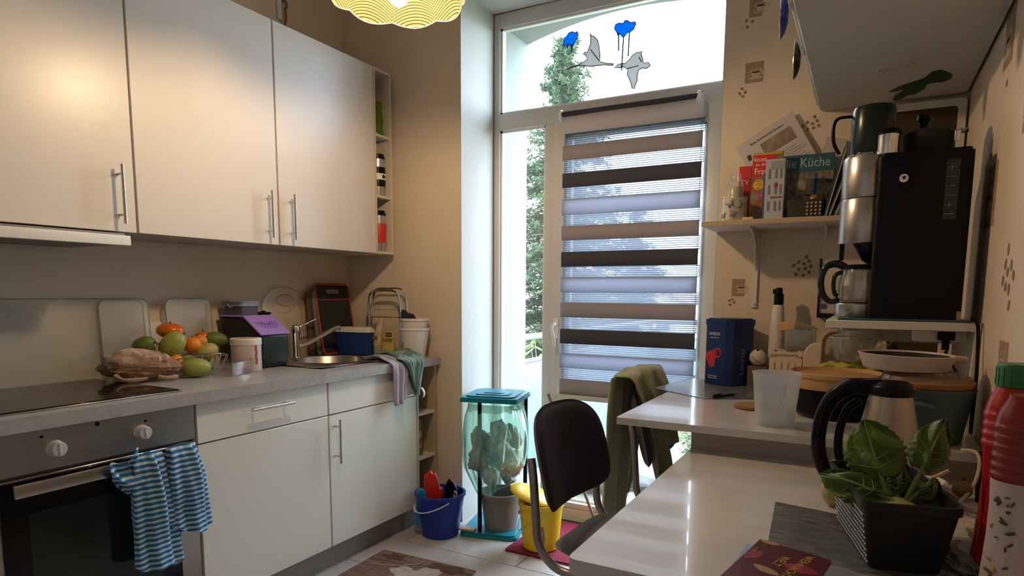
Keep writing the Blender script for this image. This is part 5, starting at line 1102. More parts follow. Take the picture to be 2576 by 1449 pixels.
def dish(label, y, z, ln, mt, tilt=0):
    t = thing('wall_dish', label, 'dish', (-.2075-.0, y, z), group='oval dishes on the cupboard doors'); T = Matrix.Rotation(-PI/2, 4, 'Y')
    b = MB(); b.lathe([(0,.002),(.4,.003),(.8,.010),(1,.018),(.98,.020),(.78,.013),(0,.006)], seg=32, T=T @ Matrix.Diagonal((ln, .026, 1, 1))); obj('dish', b, mt, t)
    b = MB(); b.tube([T @ Vector((ln*math.cos(k), .026*math.sin(k), .019)) for k in [2*PI*i/32 for i in range(32)]], .0016, 6, closed=True); obj('rim', b, M['chrome'], t); return t
dish('glossy blue oval dish with silver rim fixed to the upper cupboard door', 1.76, 1.865, .055, mat('dish_blue', (.02,.05,.35), .12))
dish('dark oval dish with bright silver rim on the cupboard door, nearer its lower edge', 2.09, 1.862, .055, mat('dish_dark', (.05,.045,.04), .12, .6))
for c_ in [o for o in bpy.data.objects if o.name.startswith('wall_dish')]: c_.location.x = -.2050
# ---------------- magazine shelf on the back wall ----------------
ms = thing('wall_shelf', 'white board shelf on metal brackets holding magazines', 'shelf', (-.32, 2.58, 1.437))
b = MB(); b.box(-.232, .265, -.13, .118, 0, .018, bev=.001, seg=1); obj('board', b, M['whitemetal'], ms)
b = MB(); b.box(-.230, .265, -.1315, -.1302, .001, .017); obj('front_edge', b, mat('shelf_edge', (.50,.38,.24), .6), ms)
for x in (-.068, .18):
    b = MB(); b.box(x-.010, x+.010, .110, .118, -.30, -.001, bev=.001, seg=1); b.prism([(.112,-.001),(-.07,-.001),(-.072,-.006),(.0,-.022),(.06,-.05),(.09,-.10),(.110,-.16),(.112,-.16)], x-.003, x+.003, 'x', T=None); b.cyl((x,.108,-.285), (x,.104,-.285), .004, 8); obj('bracket', b, M['whitemetal'], ms)
MZ = 1.4553
t = thing('butterfly_candle', 'short glass candle jar printed with grey butterflies at the shelf end', 'candle', (-.448, 2.515, MZ))
b = MB(); b.lathe([(0,.004),(.040,.004),(.041,.012),(.041,.083),(0,.083)], seg=40); wx = obj('wax', b, mat('wax_cream', (.70,.60,.42), .5, sss=.1), t)
b = MB(); b.lathe([(0,0),(.043,0),(.044,.003),(.044,.088),(.0425,.089),(.0425,.004),(0,.003)], seg=40); obj('jar', b, M['clear'], t)
M['bfly'] = mat('butterfly_grey', (.20,.24,.25), .6, n=(120,.6,(.32,.38,.38)))
def bfly(parent, a, z, s, rot):
    P = [(0,0),(.35,.55),(1,.75),(.9,.25),(.45,-.05),(.6,-.45),(.35,-.8),(.05,-.3),(-.05,-.3),(-.35,-.8),(-.6,-.45),(-.45,-.05),(-.9,.25),(-1,.75),(-.35,.55)]
    b = MB(); V = []
    for x, y in P:
        X = (x*math.cos(rot)-y*math.sin(rot))*s; Y = (x*math.sin(rot)+y*math.cos(rot))*s; k = a+X/.044
        V.append(b._v((.0446*math.cos(k), .0446*math.sin(k), z+Y)))
    b.face(V); return obj('butterfly_print', b, M['bfly'], parent, solid=.0003)
bfly(t, -1.75, .060, .018, .5); bfly(t, -1.5, .024, .016, -.3); bfly(t, -2.4, .02, .014, .2); bfly(t, -.95, .055, .015, 1.2)
t = thing('candle_bottle', 'cork-topped glass bottle with cream filling behind the butterfly candle', 'bottle', (-.465, 2.62, MZ))
b = MB(); b.lathe([(0,.003),(.025,.003),(.026,.14),(0,.14)], seg=28); obj('filling', b, mat('fill_cream', (.62,.50,.32), .6), t)
b = MB(); b.lathe([(0,0),(.028,0),(.029,.004),(.029,.148),(.022,.166),(.020,.18),(.022,.182),(.018,.183),(.018,.165),(.027,.146),(.027,.004),(0,.003)], seg=28); obj('glass', b, M['clear'], t)
b = MB(); b.lathe([(0,.165),(.017,.165),(.019,.192),(0,.193)], seg=20); obj('stopper', b, M['clear'], t)
def mag(name, label, x0, x1, y0, h, lean, mt, th=.005, rz=0, cat='magazine', group='magazines on the wall shelf', tilt=0, z=MZ):
    t = thing(name, label, cat, ((x0+x1)/2, y0, z), rz=rz, rx=-lean, ry=tilt, group=group); c = (x1-x0)/2
    b = MB(); b.box(-c, c, 0, th, .0005, h, bev=.0005, seg=1); cv = obj('cover', b, mt, t)
    b = MB(); b.box(-c+.001, c+.001, th+.0001, th+.004, .001, h-.001); obj('pages', b, M['paperp'], t)
    return t, cv, c
M['magred'] = mat('cover_red', (.60,.03,.02), .35); M['maggreen'] = mat('cover_green', (.10,.17,.04), .4, n=(45,.5,(.36,.33,.24)), n2=(28,.35,(.35,.05,.02)))
t, cv, c = mag('magazine', 'women\'s magazine with red masthead reading Neues für die Frau', -.402, -.298, 2.575, .255, .05, M['maggreen'])
b = MB(); b.box(-c+.001, c*.52, -.0008, 0, .168, .252); o = obj('masthead', b, M['magred'], cv); b = MB(); b.box(-c+.001, c-.001, -.0010, 0, .2465, .2535); obj('top_strip', b, mat('strip_gold', (.50,.38,.02), .5), cv)
text('Neues', .025, M['twhite'], cv, TX((-.029,-.0014,.223), (1,0,0), (0,0,1)), sx=.8); text('für die', .016, M['twhite'], cv, TX((-.022,-.0014,.206), (1,.0,.08), (0,0,1)), sx=.8); text('Frau', .033, M['twhite'], cv, TX((-.020,-.0014,.176), (1,0,0), (.12,0,1)), sx=.8)
b = MB(); b.cyl((-.026,-.0003,.138), (-.026,-.0012,.138), .019, 24); o = obj('yellow_disc', b, M['tyellow'], cv)
text('über', .008, M['tblack'], cv, TX((-.026,-.0016,.149), (1,0,0), (0,0,1))); text('100', .019, mat('ink_orange', (.65,.12,.01), .5), cv, TX((-.026,-.0016,.133), (1,0,0), (0,0,1)), sx=.85); text('Ideen', .007, M['tblack'], cv, TX((-.026,-.0016,.124), (1,0,0), (0,0,1)))
b = MB(); b.lathe([(0,0),(1,0),(1,.0008),(0,.0008)], seg=24, T=Matrix.Translation((.004,-.0004,.098)) @ Matrix.Rotation(PI/2, 4, 'X') @ Matrix.Diagonal((.030,.016,1,1))); obj('pink_oval', b, mat('pink', (.50,.03,.20), .5), cv); text('71 Rezepte', .0105, M['twhite'], cv, TX((.004,-.0018,.095), (1,0,.08), (0,0,1)))
t, cv, c = mag('magazine', 'magazine with blue masthead ending in Küche, leaning at the back of the shelf', -.335, -.130, 2.628, .245, .06, mat('cover_brown', (.22,.16,.12), .45, n=(24,.5,(.42,.36,.30)), n2=(60,.4,(.06,.05,.04))))
b = MB(); b.box(-c, c, -.0008, 0, .182, .2445); obj('masthead', b, mat('mast_blue', (.03,.10,.14), .4), cv)
text('die Küche', .048, mat('ink_pale', (.42,.50,.48), .5), cv, TX((.010,-.0014,.199), (1,0,0), (.15,0,1)), sx=.82); text('Winter', .026, M['tblack'], cv, TX((.075,-.0014,.138), (1,0,.05), (.2,0,1)), sx=.9); text('Plätzchen', .020, M['twhite'], cv, TX((.040,-.0014,.080), (1,0,0), (0,0,1)), sx=.9); text('LECKERES', .010, mat('ink_or2', (.55,.20,.02), .5), cv, TX((.0,-.0014,.110), (1,0,0), (0,0,1)))
b = MB(); b.box(-.02, .05, -.0007, 0, .10, .150); obj('photo_patch', b, mat('patch', (.45,.40,.33), .5, n=(30,.5,(.2,.12,.07))), cv); b = MB(); b.box(.040, .050, -.0010, -.0008, .10, .172); obj('blue_bar', b, mat('bar_blue', (.02,.06,.22), .5), cv)
t, cv, c = mag('magazine', 'red booklet edge peeking out at the wall-side end of the magazines', -.462, -.418, 2.655, .225, .05, M['magred']); text('TV', .026, M['twhite'], cv, TX((-.0,-.001,.155), (1,0,0), (0,0,1)))
t, cv, c = mag('newspaper', 'tilted newspaper sheet with a brown photo sticking up behind the magazines', -.112, .112, 2.668, .34, .03, mat('newsprint', (.52,.49,.50), .7), .002, tilt=-.0, cat='newspaper')
t.rotation_euler = (-.03, -.51, 0); t.location = (-.217, 2.664, MZ+.060)
b = MB(); b.box(-.035, .085, -.0008, 0, .245, .298); obj('photo', b, mat('news_photo', (.13,.09,.06), .6, n=(30,.6,(.35,.28,.20))), cv); b = MB(); b.box(-.095, -.080, -.0008, 0, .262, .285); obj('photo', b, mat('news_photo2', (.04,.03,.03), .6), cv)
for k in range(9):
    b = MB(); b.box(-.06, .10-.012*(k % 3), -.0006, 0, .140+k*.0105, .1425+k*.0105); obj('text_line', b, mat('line_grey', (.25,.23,.23), .6) if k == 0 else bpy.data.materials['line_grey'], cv)
text('Beim Nachmachen-Kuchen', .012, M['tblack'], cv, TX((.0,-.001,.312), (1,0,0), (0,0,1)))
t, cv, c = mag('paper_sheet', 'pale folded paper leaning beside the tilted newspaper', -.24, -.17, 2.668, .31, .03, mat('pale_paper', (.50,.44,.38), .7), .002, tilt=.25, cat='paper')
t, cv, c = mag('slim_book', 'grey-blue slim book standing between magazine and white carton', -.352, -.340, 2.52, .17, .0, mat('spine_blue', (.06,.10,.16), .5), .09, cat='book'); text('KÜHL', .018, mat('spine_let', (.25,.33,.38), .5), cv, TX((0.002,-.0006,.10), (0,0,-1), (1,0,0)))
t = thing('house_carton', 'tall white carton printed like a house front in front of the magazines', 'carton', (-.308, 2.50, MZ))
b = MB(); b.box(-.032, .032, -.018, .022, 0, .208, bev=.0015, seg=1); bd = obj('body', b, mat('carton_white', (.46,.47,.50), .55), t)
M['hw'] = mat('house_grey', (.20,.19,.24), .6); M['hr'] = mat('house_red', (.28,.06,.05), .6)
for zz in (.028, .085, .140):
    for xx in (-.018, .004, .020):
        b = MB(); b.box(xx-.004, xx+.004, -.0186, -.0181, zz, zz+.034); obj('printed_window', b, M['hw'], bd)
b = MB(); b.box(-.015, .030, -.0187, -.0181, .172, .200); obj('grey_panel', b, mat('house_panel', (.30,.33,.33), .6), bd); b = MB(); b.box(-.012, .028, -.0188, -.0182, .072, .078); obj('red_band', b, M['hr'], bd); b = MB(); b.ball((.004,-.0185,.118), .007, .001, .010, 10, 6); obj('red_ornament', b, M['hr'], bd)
b = MB(); b.box(-.0326, -.0322, -.012, .016, .05, .17); obj('side_window', b, M['hw'], bd)
t = thing('woven_basket', 'small dark woven basket with light squares on the magazine shelf', 'basket', (-.205, 2.52, MZ))
b = MB(); frust(b, -.062, .062, -.04, .04, 0, .062, .9, .01); bd = obj('body', b, mat('basket_dark', (.035,.028,.02), .7), t)
for i in range(4):
    for j in range(4):
        b = MB(); b.box(.003+.0135*i, .0105+.0135*i, -.0412, -.0392, .008+.0125*j, .0155+.0125*j, bev=.001, seg=1); obj('weave_square', b, mat('weave_light', (.42,.33,.2), .4) if (i, j) == (0, 0) else bpy.data.materials['weave_light'], bd)
b = MB(); b.ball((.03,0,.066), .026, .028, .018, 18, 10, fn=lambda c: 1+.2*fnz(c.x*2, c.y*2, c.z*2, 1, 4)); obj('gold_foil', b, mat('gold_foil', (.45,.26,.07), .2, .9, bump=(60,1,.01)), t)
for i, (x, tilt_, h, col, lb) in enumerate(((-.140, .22, .225, (.02,.05,.035), 'dark green magazine leaning right at the end of the shelf'), (-.128, .30, .24, (.10,.06,.03), 'brown-edged magazine behind the dark green leaning one'), (-.112, .36, .25, (.02,.02,.025), 'black magazine leaning furthest over at the shelf end'))):
    t = thing('leaning_magazine', lb, 'magazine', (x, 2.54, MZ+.003), ry=tilt_, group='magazines on the wall shelf')
    b = MB(); b.box(-.004, .0, -.07, .12, 0, h, bev=.0005, seg=1); obj('cover', b, mat('lean%d' % i, col, .3, n=(18,.5,(col[0]*2.5, col[1]*2.5, col[2]*2.5))), t); b = MB(); b.box(.0002, .003, -.069, .119, .001, h-.001); obj('pages', b, M['paperp'], t)
t = thing('small_block', 'flat beige block lying in front of the magazines', 'block', (-.392, 2.480, MZ))
b = MB(); b.box(-.018, .018, -.012, .02, 0, .010, bev=.001); obj('block', b, M['cream'], t)

# ---------------- things on the lower table ----------------
M['pm2'] = mat('placemat_bark', (.035,.030,.032), .4, n=((22,70,5),.28,(.24,.19,.19)), n2=(14,.4,(.07,.09,.065)))
mat_flat('placemat', 'dark bark-patterned placemat under the perforated basket on the lower table', [(-.138,1.392),(.12,1.345),(.12,1.0),(-.115,1.035)], LZ+.0006, M['pm2'])
mat_flat('blue_paper', 'edge of a pale blue paper under the red leaflet', [(-.152,1.120),(-.10,1.11),(-.11,.93),(-.166,.93)], LZ+.0026, mat('blue_paper', (.25,.38,.55), .6), .0008, 'paper')
mat_flat('leaf_paper', 'pale green and grey patterned paper under the red leaflet, beside the basket', [(-.10,1.12),(.10,1.06),(.10,.94),(-.08,.94)], LZ+.0028, mat('leafy_paper', (.12,.15,.17), .5, n=(16,.5,(.35,.44,.38)), n2=(30,.5,(.16,.10,.09))), .0008, 'paper')
P = [(-.135,1.150),(-.022,1.112),(-.045,.945),(-.170,.945)]
cx, cy = -.09, 1.04
t = thing('red_leaflet', 'dark red glossy leaflet with gold lettering at the near table edge', 'leaflet', (cx, cy, LZ+.004))
b = MB(); b.prism([(x-cx, y-cy) for x, y in P], 0, .0012, 'z'); cv = obj('sheet', b, mat('leaflet_red', (.12,.008,.012), .25, n=(10,.5,(.055,.004,.01))), t)
def petal(x, y, a, l, w, mt):
    b = MB(); b.prism([(x+math.cos(a)*l*k-math.sin(a)*w*s_*math.sin(PI*k)**.7, y+math.sin(a)*l*k+math.cos(a)*w*s_*math.sin(PI*k)**.7) for k, s_ in [(i/8, 1) for i in range(9)]+[(i/8, -1) for i in range(7, 0, -1)]], .0013, .0016, 'z'); return obj('petal_print', b, mt, cv)
M['petal'] = mat('petal_red', (.36,.02,.04), .3, n=((40,10,1),.6,(.20,.01,.03))); M['petalg'] = mat('petal_gold', (.42,.26,.10), .35, n=((20,60,1),.6,(.25,.14,.04)))
petal(.0,.02,-.35,.058,.016,M['petal']); petal(-.035,.055,-2.0,.05,.012,M['petal']); petal(-.045,.105,-.3,.035,.008,M['petalg']); petal(-.04,-.005,-.6,.05,.010,M['petalg'])
text('WEIHNACHTS', .019, M['tgold'], cv, TX((.016, .015, .0018), (-.30,-1,0), (1,-.30,0)), sx=.95); text('WELT', .019, M['tgold'], cv, TX((-.008, .028, .0018), (-.30,-1,0), (1,-.30,0)), sx=.95); text('MEINE WELT', .008, mat('ink_pink', (.45,.18,.14), .5), cv, TX((-.052, .045, .0018), (-.30,-1,0), (1,-.30,0)))
# perforated basket with kohlrabi
bk = thing('plastic_basket', 'dark grey perforated plastic basket holding a leafy kohlrabi', 'basket', (.055, 1.235, LZ+.003), rz=.235)
M['bgrey'] = mat('basket_grey', (.014,.015,.017), .45, spec=.3); M['bgloss'] = mat('basket_dash', (.55,.58,.62), .3)
hw0, hl0, hw1, hl1, hb = .052, .112, .066, .128, .112
b = MB()
def ring(w, l, r, z): return [b._v((x, y, z)) for x, y in rrect(-w, w, -l, l, r, 5)]
R_ = [ring(hw0, hl0, .018, 0), ring(hw1, hl1, .022, hb-.016), ring(hw1+.004, hl1+.004, .024, hb-.014), ring(hw1+.004, hl1+.004, .024, hb), ring(hw1-.001, hl1-.001, .021, hb), ring(hw0-.003, hl0-.003, .016, .003)]
b.face(R_[0][::-1])
for A, B in zip(R_, R_[1:]):
    for i in range(len(A)): b.face([A[i], A[(i+1) % len(A)], B[(i+1) % len(B)], B[i]])
b.face(R_[-1]); bd = obj('body', b, M['bgrey'], bk)
b = MB(); ang = math.atan2(hw1-hw0, hb-.016)
for i in range(9):
    for j in range(22):
        z = .008+.0095*i; y = -.104+.0098*j; x = -(hw0+(hw1-hw0)*z/(hb-.016))
        b.box(x-.0012, x+.0003, y-.0033, y+.0033, z-.0012, z+.0012)
obj('glint_dash', b, M['bgloss'], bd, kind='stuff')  # pale raised dashes: gloss highlights between the basket slots, put in as colour
ko = thing('kohlrabi', 'pale green kohlrabi bulb with big leaves standing in the grey basket', 'kohlrabi', (.062, 1.19, LZ+.066))
b = MB(); b.ball((0,0,0), .043, .043, .036, 28, 18, fn=lambda c: 1+.03*fnz(c.x, c.y, c.z, 1)); obj('bulb', b, mat('bulb_green', (.34,.36,.12), .5, n=(9,.5,(.42,.40,.18))), ko)
M['kleaf'] = mat('kohlrabi_leaf', (.05,.105,.008), .5, n=(14,.5,(.10,.18,.018)), bump=(50,.5,.004)); M['kstem'] = mat('leaf_stem', (.17,.24,.06), .5)
def leaf(base, tip, w, bend, stemk=.35, jag=14, droop=.0, face_=(0,-1,0)):
    base, tip = Vector(base), Vector(tip); ax = tip-base; Ln = ax.length; ax.normalize(); nrm = Vector(face_); nrm = (nrm-ax*nrm.dot(ax)).normalized(); sd = ax.cross(nrm)
    def mid(k): return base+ax*Ln*k+nrm*bend*math.sin(PI*k)+Vector((0,0,-droop*k*k))
    def f(u, v):
        k = stemk+(1-stemk)*v; wd = w*math.sin(PI*min(1, (.06+.94*v)))**.55*(1-.25*v)*(1+.07*abs(math.sin(v*jag*1.6))+.05*math.sin(v*jag*4)) if v < .999 else .001
        s_ = (u-.5)*2; return mid(k)+sd*wd*s_+nrm*(-.012*abs(s_)**1.5+.005*math.sin(v*11+s_*4)+.004*math.sin(s_*9+v*6))
    b = MB(); b.grid(f, 16, 30); lf = obj('leaf', b, M['kleaf'], ko, solid=.0008, sharp=180)
    b = MB(); b.tube([mid(k/12)+nrm*.0015 for k in range(13)], .002, 6, radii=[.0045*(1-k/14) for k in range(13)]); obj('leaf_stalk', b, M['kstem'], lf)
    for q in range(1, 6):
        for s_ in (-1, 1):
            v0 = q*.15; p0 = Vector(f(.5, v0)); p1 = Vector(f(.5+.40*s_, min(.95, v0+.16))); b = MB(); b.tube([p0+nrm*.001, (p0+p1)/2+nrm*.0015, p1+nrm*.001], .0008, 4, radii=[.0008,.0006,.0003]); obj('leaf_vein', b, M['kstem'], lf)
leaf((-.004,.0,.02), (-.052,.055,.150), .050, .012, .30, 16)
leaf((-.002,-.012,.03), (-.112,.030,.052), .036, .012, .10, 15, face_=(0,-.9,.75))
leaf((.010,.0,.02), (.068,.085,.158), .032, .010, .42, 18)
leaf((.012,-.004,.02), (.062,.050,.060), .022, .010, .4, 18, face_=(0,-.6,.8))
leaf((.0,.01,.02), (.012,.06,.085), .018, .006, .3, 15)
leaf((-.002,.006,.02), (-.010,.02,.055), .016, .006, .3, 15)
# onion, sponge, scissors, bag
M['onion'] = mat('onion_skin', (.62,.30,.08), .35, n=((30,30,3),.5,(.50,.20,.05)))
def onion(label, x, y, z, r, mt=None):
    t = thing('onion', label, 'onion', (x, y, z), group='onions behind the basket'); b = MB(); b.ball((0,0,r), r, r, r*.92, 20, 14, fn=lambda c: 1+.25*max(0, c.z)**14); obj('skin', b, mt or M['onion'], t); b = MB(); b.tube([(0,0,r*2.05),(0.002,0,r*2.5)], .002, 5, radii=[.004,.001]); obj('tip', b, M['stalk'], t)
onion('bright orange-brown onion between the kettle and the kohlrabi leaves', .088, 1.462, LZ+.001, .037)
onion('small brown onion near the wall behind the kohlrabi', .205, 1.615, LZ+.001, .019, mat('onion_dark', (.25,.13,.04), .5))
t = thing('garlic_net', 'pale bulb in a golden net beside the kettle foot', 'garlic', (-.035, 1.425, LZ+.001)); b = MB(); b.ball((0,0,.034), .022, .022, .034, 18, 12, fn=lambda c: 1-.35*max(0, c.z)); obj('bulb', b, mat('garlic', (.50,.36,.14), .5, n=(60,.5,(.62,.52,.30))), t); b = MB(); b.tube([(0,0,.062),(.002,0,.082),(-.002,0,.095)], .003, 6, radii=[.006,.003,.005]); obj('net_tie', b, mat('net_gold', (.55,.38,.10), .5), t)
t = thing('white_dish', 'small white dish behind the kohlrabi leaves', 'dish', (.150, 1.66, LZ+.001)); b = MB(); b.lathe([(0,0),(.026,0),(.040,.018),(.042,.02),(.039,.021),(.025,.004),(0,.004)], seg=30, sx=.8); obj('body', b, M['white'], t); b = MB(); b.tube([(-.02,0,.012),(.01,.0,.03),(.035,.01,.045)], .004, 6, smooth=3); obj('spoon', b, M['cream'], t)
sc = thing('scissors', 'black-handled scissors lying at the right wall beside the basket', 'scissors', (.198, 1.495, LZ+.012), rz=2.4)
for s in (-1, 1):
    b = MB(); b.tube([(.02,s*.004,.0),(.045,s*.022,.006),(.085,s*.030,.012),(.100,s*.016,.012),(.080,s*.004,.008),(.045,s*.004,.004)], .0055, 8, smooth=5, closed=True); b2 = obj('handle', b, M['black'], sc)
    b = MB(); b.prism([(.02,s*.006),(.02,-s*.004),(-.085,-s*.001),(-.06,s*.006)], -.002*s-.001, -.002*s+.001, 'z'); obj('blade', b, M['steel'], sc)
def crumpled(name, label, cat, x, y, z, rx, ry, rz_, mt, seed, group=None):
    b = MB(); b.ball((0,0,rz_*.8), rx, ry, rz_, 40, 24, fn=lambda c: (1+.22*fnz(c.x, c.y, c.z, .8, seed)+.12*fnz(c.x*2, c.y*2, c.z*2, 1.4, seed*2))*(1 if c.z > -.6 else .9)); return tag(obj(name, b, mt, loc=(x, y, z), sharp=22), label, cat, group)
M['crystal'] = mat('crinkled_clear', (.32,.32,.29), .2, n=(18,.5,(.12,.12,.11)), bump=(45,1,.01))
crumpled('clear_wrapper', 'crumpled clear wrapper on the table between basket and right wall', 'wrapper', .175, 1.20, LZ+.002, .040, .060, .018, M['crystal'], 2)
crumpled('paper_napkin', 'creased pale napkin beside the scissors at the wall', 'napkin', .215, 1.36, LZ+.002, .032, .040, .014, mat('napkin', (.50,.44,.38), .8, bump=(30,.6,.008)), 6)
crumpled('dark_pouch', 'dark grey crumpled pouch at the near table edge by the red bottles', 'pouch', .145, 1.06, LZ+.002, .035, .050, .014, mat('pouch', (.06,.07,.07), .35, n=(14,.5,(.16,.17,.16)), bump=(45,1,.01)), 9)
# red bottles
def redbottle(label, x, y, scale, body, ribs, cap=None, lab=False, rz=0):
    t = thing('red_bottle', label, 'bottle', (x, y, LZ+.001), rz=rz, group='red bottles at the right wall')
    pr = [(0,0),(.034,0),(.037,.004),(.036,.03),(.031,.10),(.030,.15),(.033,.19)]
    z = .19
    for k in range(ribs): pr += [(.0345,z+.004),(.0360,z+.008),(.0345,z+.012),(.0338,z+.013)]; z += .0135
    pr += [(.034,z+.004),(.030,z+.018),(.022,z+.034),(.0215,z+.040),(0,z+.040)]
    b = MB(); b.lathe([(r*scale, h*scale) for r, h in pr], seg=44); bd = obj('body', b, body, t, sharp=60)
    if cap:
        b = MB(); n_ = 36; b.lathe([(.0225*scale,(z+.034)*scale),(.0255*scale,(z+.036)*scale),(.0255*scale,(z+.064)*scale),(.024*scale,(z+.067)*scale),(0,(z+.067)*scale)], seg=36)
        for k in range(18): b.box(.0253*scale, .0262*scale, -.0012, .0012, (z+.038)*scale, (z+.062)*scale, T=Matrix.Rotation(2*PI*k/18, 4, 'Z'))
        obj('cap', b, cap, t)
    return t, bd, z
rb = mat('bottle_red', (.42,.012,.012), .28); rb2 = mat('bottle_maroon', (.22,.02,.02), .3)
t, bd, z = redbottle('red squeeze bottle with a green cap, half out of view at the right wall', .204, 1.175, 1.06, rb, 4, mat('cap_green', (.02,.17,.05), .4), rz=0)
for s_, zz in (('2', .105), ('0', .080)): text(s_, .022, M['twhite'], bd, TX((-.018, -.0345, zz), (.95,-.35,0), (0,.0,1)))
b = MB(); b.tube([(-.033,-.014,.16),(-.031,-.014,.10),(-.034,-.014,.03)], .0015, 5); obj('seam_highlight', b, rb, bd)
t, bd, z = redbottle('maroon ribbed bottle with white herb-printed label, at the frame edge', .196, 1.055, .96, rb2, 6)
b = MB(); b.lathe([(.0372,.012),(.0350,.03),(.0312,.10),(.0306,.15),(.0322,.182),(.0326,.188)], seg=44); lb = obj('label_wrap', b, mat('label_white', (.55,.47,.47), .5), t, sharp=80)
rngh = random.Random(5); M['herb'] = mat('herb_print', (.07,.09,.04), .6); M['herbb'] = mat('herb_brown', (.20,.09,.04), .6); M['herby'] = mat('herb_yellow', (.45,.30,.03), .6)
for k in range(26):
    a = -2.35+rngh.uniform(-.35, .5); zz = rngh.uniform(.03, .165); r_ = .0345 if zz < .06 else .0335; r_ = .0375-.0058*min(1, zz/.1)+.0004
    s_ = rngh.uniform(.003, .007); rot = rngh.uniform(0, PI); b = MB(); V = []
    for q in range(8):
        th = 2*PI*q/8; X = s_*math.cos(th); Y = s_*.4*math.sin(th); X, Y = X*math.cos(rot)-Y*math.sin(rot), X*math.sin(rot)+Y*math.cos(rot); V.append(b._v(((r_)*math.cos(a+X/r_), r_*math.sin(a+X/r_), zz+Y)))
    b.face(V); obj('herb_print', b, M['herby'] if k % 9 == 3 else (M['herbb'] if zz < .07 else M['herb']), lb, solid=.0004)

# ---------------- floor things ----------------
t = thing('blue_bucket', 'dark blue bucket with white grip handle on the tiles by the units', 'bucket', (-1.775, 2.505, .001))
b = MB(); bucket(b, .088, .118, .215, rim=.008); obj('body', b, M['bluep'], t)
b = MB(); pts = [(.122*math.cos(k), .122*math.sin(k)*.97, .195-.085*math.sin((k+PI)/1.0)*1.0) for k in [-PI+PI*i/20 for i in range(21)]]
pts = [(.124*math.cos(-PI+PI*i/20), .124*math.sin(-PI+PI*i/20)*1.02, .192-.060*math.sin(PI*i/20)) for i in range(21)]
T = Matrix.Rotation(-.62, 4, 'Z'); b.tube([T @ Vector(p) for p in pts], .003, 6); obj('bail', b, M['white'], t)
b = MB(); b.tube([T @ Vector(p) for p in pts[4:11]], .0065, 8); obj('grip', b, M['white'], t)
for nm, lb, cat, pos, P, mt, th, r_ in (
  ('red_brush_holder', 'red plastic cleaning tool standing in the blue bucket', 'cleaning tool', (-1.795, 2.50, .05), [(-.036,.0),(.040,.0),(.040,.14),(.052,.15),(.050,.18),(.036,.185),(.030,.24),(.022,.262),(.010,.258),(.004,.275),(-.012,.27),(-.014,.26),(-.032,.255),(-.038,.20)], M['redp'], .035, (.05,-.10,.5)),
  ('light_blue_brush', 'light blue rounded cleaning brush standing in the blue bucket', 'brush', (-1.845, 2.455, .05), [(-.030,0),(.030,0),(.030,.11),(.038,.118),(.030,.13),(.024,.17),(.012,.185),(-.014,.183),(-.026,.165)], mat('lightblue', (.02,.28,.60), .4), .028, (.02,-.04,.5)),
  ('black_white_bottle', 'black and white pointed cleaner bottle standing in the blue bucket', 'bottle', (-1.735, 2.555, .05), [(-.030,0),(.034,0),(.036,.13),(.030,.17),(.016,.205),(-.004,.225),(-.020,.21),(-.028,.17)], M['black'], .035, (.0,-.05,.5))):
    t = thing(nm, lb, cat, pos, rx=r_[0], ry=r_[1], rz=r_[2], group='cleaning things in the blue bucket')
    b = MB(); b.prism(P, -th/2, th/2, 'y'); o = obj('body', b, mt, t); q = o.modifiers.new('b', 'BEVEL'); q.width = .007; q.segments = 3
    if nm[0] == 'b':
        b = MB(); b.prism([(-.006,.06),(.033,.06),(.034,.13),(.030,.165),(.018,.17),(.004,.13)], -th/2-.0015, -th/2-.0002, 'y'); pn = obj('white_panel', b, M['white'], o); b = MB(); b.tube([(.016+.008*math.cos(k), -th/2-.002, .14+.016*math.sin(k)) for k in [2*PI*i/14 for i in range(14)]], .003, 5, closed=True); obj('black_ring', b, M['black'], o)
    else:
        b = MB(); b.tube([(-.02,-th/2,.02),(-.022,-th/2,.16)], .003, 6); obj('ridge', b, mt, o)
# bag stand
A0_ = .25
st = thing('bin_bag_stand', 'teal-lidded stand with black posts holding a green refuse bag by the window', 'bin stand', (-1.575, 2.705, .001), rz=A0_)
def ped(mb, w, l, z0, z1, r=.03, m=0): mb.prism(rrect(-w, w, -l, l, r, 5), z0, z1, 'z', m)
b = MB(); ped(b, .145, .155, .0, .016); ped(b, .138, .148, .016, .024); obj('base', b, M['tealp'], st)
b = MB(); ped(b, .142, .150, .672, .690); ped(b, .146, .154, .668, .678); ped(b, .120, .128, .690, .697); ped(b, .085, .090, .697, .701); ped(b, .050, .055, .701, .704, .015); obj('lid', b, M['tealp'], st)
b = MB(); b.box(-.045, .045, .150, .170, .675, .692, bev=.004); obj('hinge', b, M['tealp'], st)
for x, y in ((-.045,-.128),(.128,.10)):
    b = MB(); b.box(x-.009, x+.009, y-.007, y+.007, .024, .667, bev=.001, seg=1); obj('post', b, M['black'], st)
M['bagm'] = thin('bag_film', (.36,.74,.60), .27, .16, .07, tint=(.82,.97,.90), translucent=.5)
bg_ = thing('refuse_bag', 'translucent green refuse bag bulging with rubbish, hung in the stand', 'refuse bag', (-1.575, 2.705, .0), rz=A0_)
def bagf(u, v):
    a = 2*PI*u; ex = .45+.45*min(1, v*2.2); c1 = math.copysign(abs(math.cos(a))**ex, math.cos(a)); s1 = math.copysign(abs(math.sin(a))**ex, math.sin(a))
    prof = .94+.30*math.sin(PI*min(1, v*1.02))**1.0-.75*max(0, v-.72)**1.1*2.0
    pl = .0055*math.sin(a*23+v*5)*min(1, v*6)*(1-.5*v)+.006*math.sin(a*11+2)*math.sin(PI*v)
    x = (.128*prof+pl)*c1-.004*v; y = (.132*prof+pl)*s1; z = .655-.425*v-.085*max(0, math.cos(a-PI-.75))**2*v**3
    return (x, y, z)
